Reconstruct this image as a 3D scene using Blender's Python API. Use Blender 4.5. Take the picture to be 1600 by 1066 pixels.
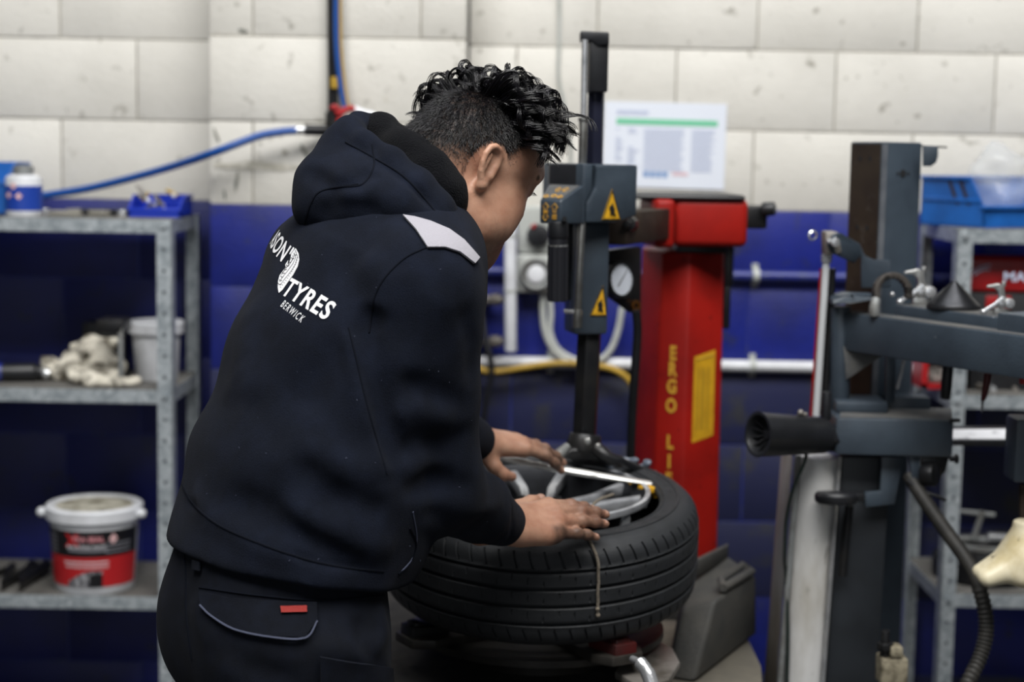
import bpy, bmesh, math, random
import numpy as np
from mathutils import Vector, Matrix
from mathutils.bvhtree import BVHTree

for o in list(bpy.data.objects):
    bpy.data.objects.remove(o)
SC = bpy.context.scene
COL = SC.collection
R_ = math.radians

# ------------------------------------------------------------------ camera
FPX, CAMZ, PITCH, ROLL = 2600.0, 1.55, R_(6.5), R_(1.0)
cam_d = bpy.data.cameras.new('camera')
cam = bpy.data.objects.new('camera', cam_d)
COL.objects.link(cam)
cam_d.sensor_width = 36.0
cam_d.lens = FPX / 1600.0 * 36.0
CAM_ROT = Matrix.Rotation(math.pi / 2 - PITCH, 3, 'X') @ Matrix.Rotation(ROLL, 3, 'Z')
cam.matrix_world = Matrix.Translation((0, 0, CAMZ)) @ CAM_ROT.to_4x4()
cam_d.clip_start = 0.05
cam_d.dof.use_dof = True
cam_d.dof.focus_distance = 2.36
cam_d.dof.aperture_fstop = 2.6
cam_d.dof.aperture_blades = 9
SC.camera = cam

# ------------------------------------------------------------------ light and exposure
SC.view_settings.view_transform = 'Standard'
SC.view_settings.look = 'None'
SC.view_settings.exposure = 0.0
SC.view_settings.gamma = 1.0
SC.view_settings.use_curve_mapping = False
world = bpy.data.worlds.new('world')
SC.world = world
world.use_nodes = True
bg = world.node_tree.nodes['Background']
bg.inputs[0].default_value = (0.86, 0.93, 1.0, 1)
bg.inputs[1].default_value = 0.022


def area(name, loc, aim, sx, sy, power, col=(1, 1, 1)):
    d = bpy.data.lights.new(name, 'AREA')
    d.shape = 'RECTANGLE'
    d.size, d.size_y, d.energy, d.color = sx, sy, power, col
    o = bpy.data.objects.new(name, d)
    COL.objects.link(o)
    o.location = loc
    o.rotation_euler = (Vector(aim) - Vector(loc)).to_track_quat('-Z', 'Y').to_euler()
    o['kind'] = 'structure'
    return o


area('skylight', (0.2, 0.5, 5.0), (0.2, 3.6, 1.2), 4.6, 1.8, 355, (1.0, 0.99, 0.97))
area('rear_skylight', (0.6, 3.0, 5.0), (0.6, 3.1, 0), 3.5, 1.2, 60, (0.97, 0.98, 1.0))
area('roller_door_daylight', (-1.0, -4.5, 2.4), (0, 3.5, 1.1), 5.0, 3.0, 44, (0.90, 0.95, 1.0))


def P(px, py, y):
    """the point at distance y (along the room) seen at this pixel of the 1600 x 1066 frame"""
    v = CAM_ROT @ Vector(((px - 800.0) / FPX, -(py - 533.0) / FPX, -1.0))
    return Vector((0, 0, CAMZ)) + v * (y / v.y)


def ZP(px, py, y):
    return P(px, py, y).z


# ------------------------------------------------------------------ materials
def lin(c):
    if isinstance(c, str):
        c = tuple(int(c[i:i + 2], 16) / 255 for i in (0, 2, 4))
    return tuple(((v / 12.92) if v <= 0.04045 else ((v + 0.055) / 1.055) ** 2.4) for v in c) + (1.0,)


MATS = {}


def mat(name, col, rough=0.5, metal=0.0, col2=None, scale=6.0, lo=0.4, hi=0.7, bump=0.0, bscale=150.0,
        spec=0.5, sheen=0.0, coat=0.0, col3=None, scale3=40.0, lo3=0.62, hi3=0.75, stretch=None, trans=0.0,
        alpha=1.0, sss=0.0, rvar=0.0):
    m = bpy.data.materials.new(name)
    m.use_nodes = True
    nt = m.node_tree
    b = nt.nodes['Principled BSDF']
    N = nt.nodes.new
    L = nt.links.new
    b.inputs['Base Color'].default_value = lin(col)
    b.inputs['Roughness'].default_value = rough
    b.inputs['Metallic'].default_value = metal
    b.inputs['Specular IOR Level'].default_value = spec
    b.inputs['Sheen Weight'].default_value = sheen
    b.inputs['Sheen Roughness'].default_value = 0.45
    b.inputs['Coat Weight'].default_value = coat
    b.inputs['Transmission Weight'].default_value = trans
    b.inputs['Alpha'].default_value = alpha
    if sss:
        b.inputs['Subsurface Weight'].default_value = sss
        b.inputs['Subsurface Radius'].default_value = (0.012, 0.005, 0.003)
        b.inputs['Subsurface Scale'].default_value = 0.6
    pos = N('ShaderNodeNewGeometry').outputs['Position']
    if stretch:
        vm = N('ShaderNodeVectorMath')
        vm.operation = 'MULTIPLY'
        vm.inputs[1].default_value = stretch
        L(pos, vm.inputs[0])
        pos = vm.outputs[0]

    def noise(s, det=4):
        n = N('ShaderNodeTexNoise')
        n.inputs['Scale'].default_value = s
        n.inputs['Detail'].default_value = det
        n.inputs['Roughness'].default_value = 0.6
        L(pos, n.inputs['Vector'])
        return n.outputs['Fac']

    def ramp(f, a, c):
        r = N('ShaderNodeMapRange')
        r.inputs['From Min'].default_value = a
        r.inputs['From Max'].default_value = c
        L(f, r.inputs['Value'])
        return r.outputs['Result']

    def mix(f, a, c):
        x = N('ShaderNodeMix')
        x.data_type = 'RGBA'
        L(f, x.inputs['Factor'])
        for sock, v in ((x.inputs[6], a), (x.inputs[7], c)):
            if isinstance(v, tuple):
                sock.default_value = v
            else:
                L(v, sock)
        return x.outputs[2]
    cur = lin(col)
    if col2 is not None:
        f = ramp(noise(scale), lo, hi)
        cur = mix(f, cur, lin(col2))
        if rvar:
            mr = N('ShaderNodeMapRange')
            mr.inputs['To Min'].default_value = rough
            mr.inputs['To Max'].default_value = min(1, rough + rvar)
            L(f, mr.inputs['Value'])
            L(mr.outputs['Result'], b.inputs['Roughness'])
    if col3 is not None:
        cur = mix(ramp(noise(scale3, 3), lo3, hi3), cur, lin(col3))
    if not isinstance(cur, tuple):
        L(cur, b.inputs['Base Color'])
    if bump:
        bp = N('ShaderNodeBump')
        bp.inputs['Strength'].default_value = bump
        bp.inputs['Distance'].default_value = 0.004
        L(noise(bscale, 3), bp.inputs['Height'])
        L(bp.outputs['Normal'], b.inputs['Normal'])
    MATS[name] = m
    return m


# ------------------------------------------------------------------ objects
def thing(name, label, cat, loc=(0, 0, 0), group=None):
    o = bpy.data.objects.new(name, None)
    COL.objects.link(o)
    o.empty_display_size = 0.05
    o.location = loc
    return tag(o, label, cat, group)


def tag(o, label=None, cat=None, group=None, kind=None):
    for k, v in (('label', label), ('category', cat), ('group', group), ('kind', kind)):
        if v:
            o[k] = v
    return o


def origin_of(o):
    v = Vector((0, 0, 0))
    while o is not None:
        v += o.location
        o = o.parent
    return v


def link_mesh(name, me, m, parent=None, loc=None):
    o = bpy.data.objects.new(name, me)
    COL.objects.link(o)
    if m is not None and not me.materials:
        for mm in (m if isinstance(m, (list, tuple)) else [m]):
            me.materials.append(mm)
    if parent is not None:
        o.parent = parent
    if loc is not None:
        o.location = loc
    return o


def np_mesh(name, V, F, m, parent=None, smooth=True):
    """numpy vertices (world) and faces (quads or triangles) -> one mesh object"""
    V = np.asarray(V, np.float32)
    F = np.asarray(F, np.int32)
    if parent is not None:
        V = V - np.array(origin_of(parent), np.float32)
    me = bpy.data.meshes.new(name)
    n, k = F.shape
    me.vertices.add(len(V))
    me.vertices.foreach_set('co', V.ravel())
    me.loops.add(n * k)
    me.loops.foreach_set('vertex_index', F.ravel())
    me.polygons.add(n)
    me.polygons.foreach_set('loop_start', np.arange(0, n * k, k, dtype=np.int32))
    me.polygons.foreach_set('use_smooth', np.full(n, smooth, bool))
    me.update(calc_edges=True)
    me.validate()
    return link_mesh(name, me, m, parent)


def ortho(ax):
    ax = Vector(ax).normalized()
    u = ax.orthogonal().normalized()
    return ax, u, ax.cross(u)


def RZ(deg):
    return Matrix.Rotation(R_(deg), 3, 'Z')


class MB:
    def __init__(self):
        self.v, self.f = [], []

    def add(self, vs, fs):
        k = len(self.v)
        self.v += [Vector(p) for p in vs]
        self.f += [tuple(i + k for i in f) for f in fs]
        return self

    def box(self, c, s, rot=None):
        c = Vector(c)
        vs = []
        for x in (-.5, .5):
            for y in (-.5, .5):
                for z in (-.5, .5):
                    p = Vector((x * s[0], y * s[1], z * s[2]))
                    vs.append(c + ((rot @ p) if rot is not None else p))
        return self.add(vs, [(0, 1, 3, 2), (4, 6, 7, 5), (0, 4, 5, 1), (2, 3, 7, 6), (0, 2, 6, 4), (1, 5, 7, 3)])

    def span(self, lo, hi):
        return self.box([(a + b) / 2 for a, b in zip(lo, hi)], [abs(b - a) for a, b in zip(lo, hi)])

    def tube(self, pts, r, n=10, caps=True, e=None):
        pts = [Vector(p) for p in pts]
        m = len(pts)
        rs = r if isinstance(r, (list, tuple)) else [r] * m
        t0 = (pts[1] - pts[0]).normalized()
        u = t0.orthogonal().normalized()
        vs, fs = [], []
        for i, p in enumerate(pts):
            a = pts[max(0, i - 1)]
            b = pts[min(m - 1, i + 1)]
            t = (b - a).normalized()
            u = (u - t * u.dot(t)).normalized()
            w = t.cross(u)
            for j in range(n):
                an = 2 * math.pi * (j + 0.5) / n
                vs.append(p + (u * math.cos(an) + w * math.sin(an)) * rs[i])
        for i in range(m - 1):
            for j in range(n):
                k = (j + 1) % n
                fs.append((i * n + j, i * n + k, (i + 1) * n + k, (i + 1) * n + j))
        if caps:
            fs.append(tuple(range(n - 1, -1, -1)))
            fs.append(tuple((m - 1) * n + j for j in range(n)))
        return self.add(vs, fs)

    def cyl(self, a, b, r, r2=None, n=20, caps=True):
        return self.tube([a, b], [r, r if r2 is None else r2], n, caps)

    def lathe(self, prof, o=(0, 0, 0), ax=(0, 0, 1), n=32, closed=False):
        o = Vector(o)
        ax, u, w = ortho(ax)
        m = len(prof)
        vs, fs = [], []
        for j in range(n):
            an = 2 * math.pi * j / n
            d = u * math.cos(an) + w * math.sin(an)
            for r, z in prof:
                vs.append(o + d * r + ax * z)
        for j in range(n):
            k = (j + 1) % n
            for i in range(m if closed else m - 1):
                i2 = (i + 1) % m
                fs.append((j * m + i, k * m + i, k * m + i2, j * m + i2))
        if not closed:
            for i, rev in ((0, True), (m - 1, False)):
                if prof[i][0] > 1e-5:
                    c = [j * m + i for j in range(n)]
                    fs.append(tuple(reversed(c)) if rev else tuple(c))
        return self.add(vs, fs)

    def prism(self, pts, vec):
        pts = [Vector(p) for p in pts]
        vec = Vector(vec)
        n = len(pts)
        vs = pts + [p + vec for p in pts]
        fs = [tuple(range(n)), tuple(range(2 * n - 1, n - 1, -1))]
        for i in range(n):
            k = (i + 1) % n
            fs.append((i, i + n, k + n, k))
        return self.add(vs, fs)

    def ball(self, c, r, nu=16, nv=10, rot=None):
        c = Vector(c)
        rx, ry, rz = (r, r, r) if not isinstance(r, (tuple, list)) else r
        vs, fs = [], []
        for i in range(nv + 1):
            th = math.pi * i / nv
            for j in range(nu):
                ph = 2 * math.pi * j / nu
                p = Vector((rx * math.sin(th) * math.cos(ph), ry * math.sin(th) * math.sin(ph), rz * math.cos(th)))
                vs.append(c + ((rot @ p) if rot is not None else p))
        for i in range(nv):
            for j in range(nu):
                k = (j + 1) % nu
                fs.append((i * nu + j, (i + 1) * nu + j, (i + 1) * nu + k, i * nu + k))
        return self.add(vs, fs)

    def build(self, name, m, parent=None, bevel=0.0, seg=2, sharp=38, weld=True):
        me = bpy.data.meshes.new(name)
        off = origin_of(parent) if parent is not None else Vector((0, 0, 0))
        me.from_pydata([p - off for p in self.v], [], self.f)
        bm = bmesh.new()
        bm.from_mesh(me)
        if weld:
            bmesh.ops.remove_doubles(bm, verts=bm.verts, dist=1e-5)
            bmesh.ops.dissolve_degenerate(bm, edges=bm.edges, dist=1e-6)
        bmesh.ops.recalc_face_normals(bm, faces=bm.faces)
        if bevel:
            es = [e for e in bm.edges if len(e.link_faces) == 2 and e.calc_face_angle(0) > R_(30)]
            bmesh.ops.bevel(bm, geom=es, offset=bevel, segments=seg, profile=0.5, affect='EDGES', clamp_overlap=True)
        bm.to_mesh(me)
        bm.free()
        me.polygons.foreach_set('use_smooth', [True] * len(me.polygons))
        me.set_sharp_from_angle(angle=R_(sharp))
        return link_mesh(name, me, m, parent)


def pbox(mb, x0, y0, x1, y1, d, depth, yaw=0.0, tilt=0.0):
    """a box whose front face, at distance d, spans this pixel rectangle"""
    c = P((x0 + x1) / 2, (y0 + y1) / 2, d)
    w = (x1 - x0) / FPX * d
    h = (y1 - y0) / FPX * d
    rot = RZ(yaw) @ Matrix.Rotation(R_(tilt), 3, 'Y')
    mb.box(c + rot @ Vector((0, depth / 2, 0)), (w, depth, h), rot)
    return mb


def smooth_path(pts, n=8):
    """Catmull-Rom through the points"""
    pts = [Vector(p) for p in pts]
    q = [pts[0] * 2 - pts[1]] + pts + [pts[-1] * 2 - pts[-2]]
    out = []
    for i in range(1, len(q) - 2):
        for k in range(n):
            t = k / n
            a, b, c, d = q[i - 1], q[i], q[i + 1], q[i + 2]
            out.append(0.5 * ((2 * b) + (c - a) * t + (2 * a - 5 * b + 4 * c - d) * t * t + (3 * b - a - 3 * c + d) * t ** 3))
    out.append(pts[-1])
    return out


def text_mesh(s, size, bold=0.0, width=1.0, align='CENTER', sub=0, spacing=1.0):
    """lettering as flat triangles in the xy plane -> (verts, faces)"""
    cu = bpy.data.curves.new('lettering', 'FONT')
    cu.body = s
    cu.size = size
    cu.align_x = align
    cu.align_y = 'CENTER'
    cu.offset = bold
    cu.space_character = spacing
    cu.resolution_u = 4
    o = bpy.data.objects.new('lettering', cu)
    COL.objects.link(o)
    dg = bpy.context.evaluated_depsgraph_get()
    me = bpy.data.meshes.new_from_object(o.evaluated_get(dg))
    bpy.data.objects.remove(o)
    bpy.data.curves.remove(cu)
    bm = bmesh.new()
    bm.from_mesh(me)
    bmesh.ops.triangulate(bm, faces=bm.faces)
    if sub:
        for _ in range(sub):
            bmesh.ops.subdivide_edges(bm, edges=[e for e in bm.edges if e.calc_length() > size * 0.12], cuts=1)
            bmesh.ops.triangulate(bm, faces=bm.faces)
    v = [(p.co.x * width, p.co.y) for p in bm.verts]
    bm.verts.index_update()
    f = [tuple(x.index for x in fc.verts) for fc in bm.faces]
    bm.free()
    bpy.data.meshes.remove(me)
    return v, f


def put_text(mb, s, size, o, ex, ey, bold=0.0, width=1.0, align='CENTER'):
    v, f = text_mesh(s, size, bold, width, align)
    o, ex, ey = Vector(o), Vector(ex).normalized(), Vector(ey).normalized()
    return mb.add([o + ex * a + ey * b for a, b in v], f)
# ------------------------------------------------------------------ solids by distance field (for the figure)
def A_(p):
    return np.array(p, np.float64)


class Pr:
    """one shape of a solid: fn(points)->distance, bounding sphere, operation and blend"""
    __slots__ = ('fn', 'c', 'R', 'op', 'k')

    def __init__(s, fn, c, R, op='u', k=0.02):
        s.fn, s.c, s.R, s.op, s.k = fn, A_(c), R, op, k


def rcone(a, b, r1, r2, k=0.02, op='u', lat=None, e=1.0):
    a, b = A_(a), A_(b)
    ba = b - a
    L2 = max(float(ba @ ba), 1e-9)
    if lat is not None:
        lat = A_(lat)
        lat = lat / np.linalg.norm(lat)

    def fn(p):
        pa = p - a
        h = np.clip(pa @ ba / L2, 0, 1)
        q = pa - h[:, None] * ba
        if lat is not None:
            s = q @ lat
            q = q + np.outer(s * (1 / e - 1), lat)
        return np.sqrt((q * q).sum(1)) - (r1 + (r2 - r1) * h)
    return Pr(fn, (a + b) / 2, math.sqrt(L2) / 2 + max(r1, r2) * max(1, e), op, k)


def ball(c, r, k=0.02, op='u'):
    return rcone(c, A_(c) + A_((0, 0, 1e-5)), r, r, k, op)


def ell(c, rad, axes=None, k=0.02, op='u'):
    c, rad = A_(c), A_(rad)
    M = None if axes is None else np.stack([A_(a) for a in axes], 1)

    def fn(p):
        q = p - c
        if M is not None:
            q = q @ M
        k0 = np.sqrt(((q / rad) ** 2).sum(1))
        k1 = np.sqrt(((q / rad ** 2) ** 2).sum(1)) + 1e-9
        return k0 * (k0 - 1) / k1
    return Pr(fn, c, float(rad.max()), op, k)


def chain(pts, rs, k=0.01, op='u', lat=None, e=1.0):
    rs = rs if isinstance(rs, (list, tuple)) else [rs] * len(pts)
    return [rcone(pts[i], pts[i + 1], rs[i], rs[i + 1], k, op, lat, e) for i in range(len(pts) - 1)]


def plane_cut(c, n, k=0.006):
    """keeps the side against the normal"""
    c, n = A_(c), A_(n)
    n = n / np.linalg.norm(n)
    return Pr(lambda p: (p - c) @ n, c, 1e3, 'i', k)


def group(prs, k=0.004, op='u'):
    cs = np.array([q.c for q in prs])
    c = cs.mean(0)
    R = max(np.linalg.norm(q.c - c) + q.R for q in prs)
    return Pr(lambda p: fold(prs, p), c, R, op, k)


def crease(pts, r, amp):
    """a soft ridge (amp > 0) or groove (amp < 0) along a polyline near the surface"""
    pts = [A_(p) for p in pts]
    segs = [(pts[i], pts[i + 1] - pts[i]) for i in range(len(pts) - 1)]
    n = len(segs)

    def fn(p):
        best = np.full(len(p), 1e9)
        w = np.zeros(len(p))
        for i, (a, d) in enumerate(segs):
            pa = p - a
            h = np.clip(pa @ d / (d @ d + 1e-12), 0, 1)
            q = pa - h[:, None] * d
            dd = (q * q).sum(1)
            t = (i + h) / n
            up = dd < best
            best[up] = dd[up]
            w[up] = t[up]
        return -amp * np.exp(-best / (r * r)) * np.clip(np.sin(np.pi * np.clip(w, 0.02, 0.98)) * 1.8, 0, 1)
    c = sum(pts) / len(pts)
    return Pr(fn, c, max(np.linalg.norm(q - c) for q in pts) + 2.2 * r, 'd', 0)


def ripple(amp, fs, c, R):
    rng = np.random.RandomState(5)
    ds = rng.normal(size=(len(fs), 3))
    ph = rng.uniform(0, 6, len(fs))

    def fn(p):
        o = np.zeros(len(p))
        for d, f, h in zip(ds, fs, ph):
            o += np.sin(p @ (d * f) + h + 1.3 * np.sin(p @ (d[::-1] * f * .6)))
        return amp * o / len(fs)
    return Pr(fn, c, R, 'd', 0)


def fold(prs, p):
    d = np.full(len(p), 1e3)
    for q in prs:
        x = q.fn(p)
        if q.op == 'u':
            h = np.maximum(q.k - np.abs(d - x), 0) / q.k
            d = np.minimum(d, x) - h * h * q.k * 0.25
        elif q.op == 's':
            x = -x
            h = np.maximum(q.k - np.abs(d - x), 0) / q.k
            d = np.maximum(d, x) + h * h * q.k * 0.25
        elif q.op == 'i':
            h = np.maximum(q.k - np.abs(d - x), 0) / q.k
            d = np.maximum(d, x) + h * h * q.k * 0.25
        else:
            d = d + x
    return d


def sdf_mesh(prs, lo, hi, h, nb=14):
    """surface nets on the blocks the surface passes through -> vertices, quads"""
    lo, hi = A_(lo), A_(hi)
    nblk = np.ceil((hi - lo) / (h * nb)).astype(int)
    bs = h * nb
    rad = bs * math.sqrt(3) / 2
    ii = np.stack(np.meshgrid(*[np.arange(n) for n in nblk], indexing='ij'), -1).reshape(-1, 3)
    cen = lo + (ii + 0.5) * bs
    d0 = fold(prs, cen)
    keep = np.abs(d0) < rad * 1.25 + 0.012
    ii, cen = ii[keep], cen[keep]
    S = nblk * nb + 2
    g = np.arange(nb + 1)
    off = np.stack(np.meshgrid(g, g, g, indexing='ij'), -1).reshape(-1, 3)
    cor = [(a, b, c) for a in (0, 1) for b in (0, 1) for c in (0, 1)]
    edges = [(i, j) for i in range(8) for j in range(i + 1, 8) if sum(abs(x - y) for x, y in zip(cor[i], cor[j])) == 1]
    corA = A_(cor)
    K, V, Q = [], [], []
    mul = np.array([S[1] * S[2], S[2], 1], np.int64)
    for b, c in zip(ii, cen):
        use = [q for q in prs if q.R > 100 or np.linalg.norm(q.c - c) - q.R - rad < (q.k + 0.012 if q.op != 'd' else 0.0)]
        if not use:
            continue
        base = b * nb
        f = fold(use, lo + (base + off) * h).reshape(nb + 1, nb + 1, nb + 1)
        ins = f < 0
        if ins.all() or not ins.any():
            continue
        cnt = sum(ins[a:a + nb, bb:bb + nb, cc:cc + nb].astype(np.int8) for a, bb, cc in cor)
        ac = np.argwhere((cnt > 0) & (cnt < 8))
        if len(ac):
            vals = np.stack([f[ac[:, 0] + a, ac[:, 1] + bb, ac[:, 2] + cc] for a, bb, cc in cor], 1)
            acc = np.zeros((len(ac), 3))
            num = np.zeros(len(ac))
            for i, j in edges:
                m = (vals[:, i] < 0) != (vals[:, j] < 0)
                den = np.where(m, vals[:, i] - vals[:, j], 1)
                t = np.where(m, vals[:, i] / den, 0)
                acc += np.where(m[:, None], corA[i] + t[:, None] * (corA[j] - corA[i]), 0)
                num += m
            V.append(lo + (base + ac + acc / num[:, None]) * h)
            K.append(((base + ac + 1) * mul).sum(1))
        for ax in range(3):
            sl0 = [slice(0, nb)] * 3
            sl1 = [slice(0, nb)] * 3
            sl1[ax] = slice(1, nb + 1)
            m = ins[tuple(sl0)] != ins[tuple(sl1)]
            e = np.argwhere(m)
            if not len(e):
                continue
            flip = ins[tuple(sl0)][m]
            u, w = [(1, 2), (2, 0), (0, 1)][ax]
            k0 = ((base + e + 1) * mul).sum(1)
            q = np.stack([k0 - mul[u] - mul[w], k0 - mul[w], k0, k0 - mul[u]], 1)
            q[~flip] = q[~flip][:, ::-1]
            Q.append(q)
    K, V, Q = np.concatenate(K), np.concatenate(V), np.concatenate(Q)
    o = np.argsort(K)
    K, V = K[o], V[o]
    idx = np.searchsorted(K, Q)
    idx = np.clip(idx, 0, len(K) - 1)
    ok = (K[idx] == Q).all(1)
    return V, idx[ok]


def relax(V, F, it=2, lam=0.5):
    """light Laplacian smoothing"""
    n = len(V)
    e = np.concatenate([F[:, [0, 1]], F[:, [1, 2]], F[:, [2, 3]], F[:, [3, 0]]])
    for _ in range(it):
        deg = np.bincount(e[:, 0], minlength=n) + np.bincount(e[:, 1], minlength=n)
        s = np.stack([np.bincount(e[:, 0], V[e[:, 1], a], n) + np.bincount(e[:, 1], V[e[:, 0], a], n) for a in range(3)], 1)
        V = V + lam * (s / np.maximum(deg, 1)[:, None] - V)
    return V


def trace(prs, pix, t0=1.6):
    """points where sight lines through these pixels meet a solid"""
    O = A_((0, 0, CAMZ))
    D = np.array([A_((P(x, y, 3.0) - Vector((0, 0, CAMZ))).normalized()) for x, y in pix])
    t = np.full(len(D), t0)
    for _ in range(70):
        t = np.minimum(t + fold(prs, O + D * t[:, None]) * 0.85, 4.0)
    return [Vector(p) for p in (O + D * t[:, None])]
# ------------------------------------------------------------------ the room
mat('cream_paint', 'd8d5cd', .62, col2='c9c6be', scale=3.2, lo=.40, hi=.72, bump=.45, bscale=120, col3='8d897e', scale3=26, lo3=.63, hi3=.76)
mat('cream_mortar', 'a19d92', .75, col2='7d796f', scale=16, lo=.45, hi=.7, bump=.4, bscale=150)
mat('blue_paint', '18247e', .42, col2='141c5e', scale=4, lo=.42, hi=.68, bump=.35, bscale=110, col3='2b2f4c', scale3=14, lo3=.60, hi3=.74)
mat('blue_shaded', '131c68', .5, col2='101750', scale=4, lo=.42, hi=.68, bump=.35, bscale=110, col3='22263c', scale3=14, lo3=.62, hi3=.75)  # the same blue, darkened to carry the shade behind the left shelving
mat('blue_grimy', '1b2048', .55, col2='202446', scale=4, lo=.40, hi=.66, bump=.35, bscale=110, col3='2f3038', scale3=11, lo3=.52, hi3=.70)
mat('blue_mortar', '1f2a78', .55, col2='434a6c', scale=20, lo=.5, hi=.7, bump=.3, bscale=150)
mat('floor_paint', '4a4b4d', .55, col2='3a3a3a', scale=5, bump=.3, bscale=80, col3='222222', scale3=9)

f = MB().span((-2.6, -1.2, -.12), (2.8, 4.32, 0))
tag(f.build('floor', MATS['floor_paint']), kind='structure')

ZC, CH, BLW = 1.4105, .2025, .404
BLUE_TOP = ZC


def block_mesh(name, w):
    """one hollow-block face with worn arrises"""
    mb = MB().box((0, .065, 0), (w - .0042, .18, CH - .0042))
    o = mb.build(name, None, None, .0018, 2)
    me = o.data
    bpy.data.objects.remove(o)
    return me


BLOCK = {}
brng = random.Random(4)


def block_wall(root_name, x0, x1, yf, zlo, zhi, offs):
    """a course-by-course wall: recessed mortar body with each block a piece of its own"""
    mbu, mbl = MB(), MB()
    mbu.span((x0 + .005, yf + .0025, BLUE_TOP), (x1 - .005, yf + .20, zhi))
    root = mbu.build(root_name, MATS['cream_mortar'])
    tag(root, kind='structure')
    mbl.span((x0 + .005, yf + .0025, zlo), (x1 - .005, yf + .20, BLUE_TOP))
    mbl.build('painted_dado', MATS['blue_mortar'], root)
    j0 = int(math.floor((zlo - ZC) / CH + .01))
    j1 = int(math.ceil((zhi - ZC) / CH - .01))
    for j in range(j0, j1):
        z = ZC + (j + .5) * CH
        xs = [x0]
        x = offs[j % 2]
        x -= math.ceil((x - x0) / BLW) * BLW
        while x < x1 - .01:
            if x > x0 + .01:
                xs.append(x)
            x += BLW
        xs.append(x1)
        kind = 'cream_paint' if j >= 0 else 'blue_shaded' if x1 < -.5 else 'blue_paint' if (j >= -2 or brng.random() < .12) else 'blue_grimy'
        for a, b in zip(xs, xs[1:]):
            w = round(b - a, 3)
            key = (w, kind)
            if key not in BLOCK:
                me = block_mesh('block', w)
                me.materials.append(MATS[kind])
                BLOCK[key] = me
            o = bpy.data.objects.new('block', BLOCK[key])
            COL.objects.link(o)
            o.parent = root
            o.location = ((a + b) / 2, yf + .0245 + brng.uniform(0, .0025), z)
    return root


YW, YP = 4.262, 4.062
XP0, XP1 = P(327, 300, YP).x, P(726, 300, YP).x
block_wall('wall_back_left', -2.4, XP0, YW, ZC - 7 * CH, ZC + 4 * CH, (-1.155, -.962))
block_wall('wall_pier', XP0, XP1, YP, ZC - 7 * CH, ZC + 4 * CH, (P(395, 30, YP).x, P(528, 30, YP).x))
block_wall('wall_back_right', XP1, 2.6, YW, ZC - 7 * CH, ZC + 4 * CH, (1.212 - .202, 1.212))

# ---- old stains and scuffs on the pier
mat('scuff', 'a9a598', .75, col2='c6c2b7', scale=30, lo=.4, hi=.6)
mat('dark_scuff', '6a6d66', .75, col2='9c998e', scale=60, lo=.45, hi=.6)
PIER = [o for o in COL.objects if o.name == 'wall_pier'][0]
srng = random.Random(8)
for x0_, y0_, x1_, y1_, mm, w_ in ((332, 258, 478, 262, 'scuff', 7), (334, 200, 342, 222, 'dark_scuff', 3), (372, 268, 368, 300, 'dark_scuff', 3), (470, 226, 482, 246, 'dark_scuff', 4),
                                   (350, 296, 352, 312, 'dark_scuff', 2), (372, 46, 388, 50, 'dark_scuff', 3), (440, 236, 450, 240, 'scuff', 4), (600, 150, 604, 160, 'scuff', 3)):
    a_, b_ = P(x0_, y0_, YP - .0006), P(x1_, y1_, YP - .0006)
    d_ = (b_ - a_)
    n_ = Vector((-d_.z, 0, d_.x)).normalized()
    hi_, lo_ = [], []
    for k in range(9):
        t = k / 8
        c_ = a_.lerp(b_, t)
        h_ = w_ / FPX * YP * math.sin(math.pi * min(.97, max(.06, t))) ** .5
        hi_.append(c_ + n_ * h_ * srng.uniform(.6, 1.2))
        lo_.append(c_ - n_ * h_ * srng.uniform(.6, 1.2))
    MB().add(hi_ + lo_, [(k, k + 1, 10 + k, 9 + k) for k in range(8)]).build('stain', MATS[mm], PIER)

# ---- pipes clipped along the blue wall
mat('blue_gloss', '202a80', .35, col2='38406e', scale=30)
mat('white_plastic', 'dcdee2', .38, col2='c8c9cc', scale=18)
mat('grey_plastic', 'b9bcb8', .45, col2='a5a8a2', scale=14)
mat('galv', 'b3babe', .42, metal=.4, col2='949ca1', scale=38, lo=.42, hi=.6, col3='ced4d7', scale3=90, lo3=.55, hi3=.7)
mat('shelf_dust', '6e6c68', .7, metal=.1, col2='4c4a46', scale=9, lo=.4, hi=.68, col3='8d8c88', scale3=60)
mat('dull_galv', '8c8f8f', .6, metal=.35, col2='6e6d69', scale=20, lo=.4, hi=.65)
mat('hole_dark', '15171a', .8)
mat('hole_grey', '4c5256', .7)
mat('chrome', 'e2e3e5', .26, metal=.75, col2='bcbec0', scale=30)
mat('steel', 'a9a9a6', .33, metal=.9, col2='7f7d78', scale=25)
mat('dirty_steel', '8b8680', .5, metal=.5, col2='5d5850', scale=18)
mat('slate_paint', '39434d', .40, col2='2e363f', scale=9, lo=.4, hi=.7, bump=.2, bscale=260, col3='8f9296', scale3=55, lo3=.74, hi3=.80)
mat('dusty_slate', '5b5a57', .75, col2='45474a', scale=16, lo=.35, hi=.65, bump=.3, bscale=200)
mat('black_plastic', '17181b', .42, col2='1f2024', scale=22)
mat('black_ribbed', '15161c', .5)
mat('black_steel', '1e1f22', .38, metal=.4, col2='2b2a29', scale=18)
mat('rust_steel', '33291f', .65, col2='241a15', scale=14, metal=.2, col3='4a4440', scale3=30)
mat('red_paint', '98170f', .48, col2='80130e', scale=7, lo=.4, hi=.7, col3='4a0c0a', scale3=38, lo3=.66, hi3=.76, bump=.12, bscale=150, spec=.25)
mat('grime', '191715', .85, col2='2c2a26', scale=30)
mat('yellow_print', 'd9a636', .55, col2='c08a28', scale=70, lo=.45, hi=.7)
mat('yellow_label', 'd6a322', .45, col2='c08f1c', scale=40)
mat('black_print', '141311', .6)
mat('paper', 'dfe4ee', .35, coat=.4)
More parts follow.
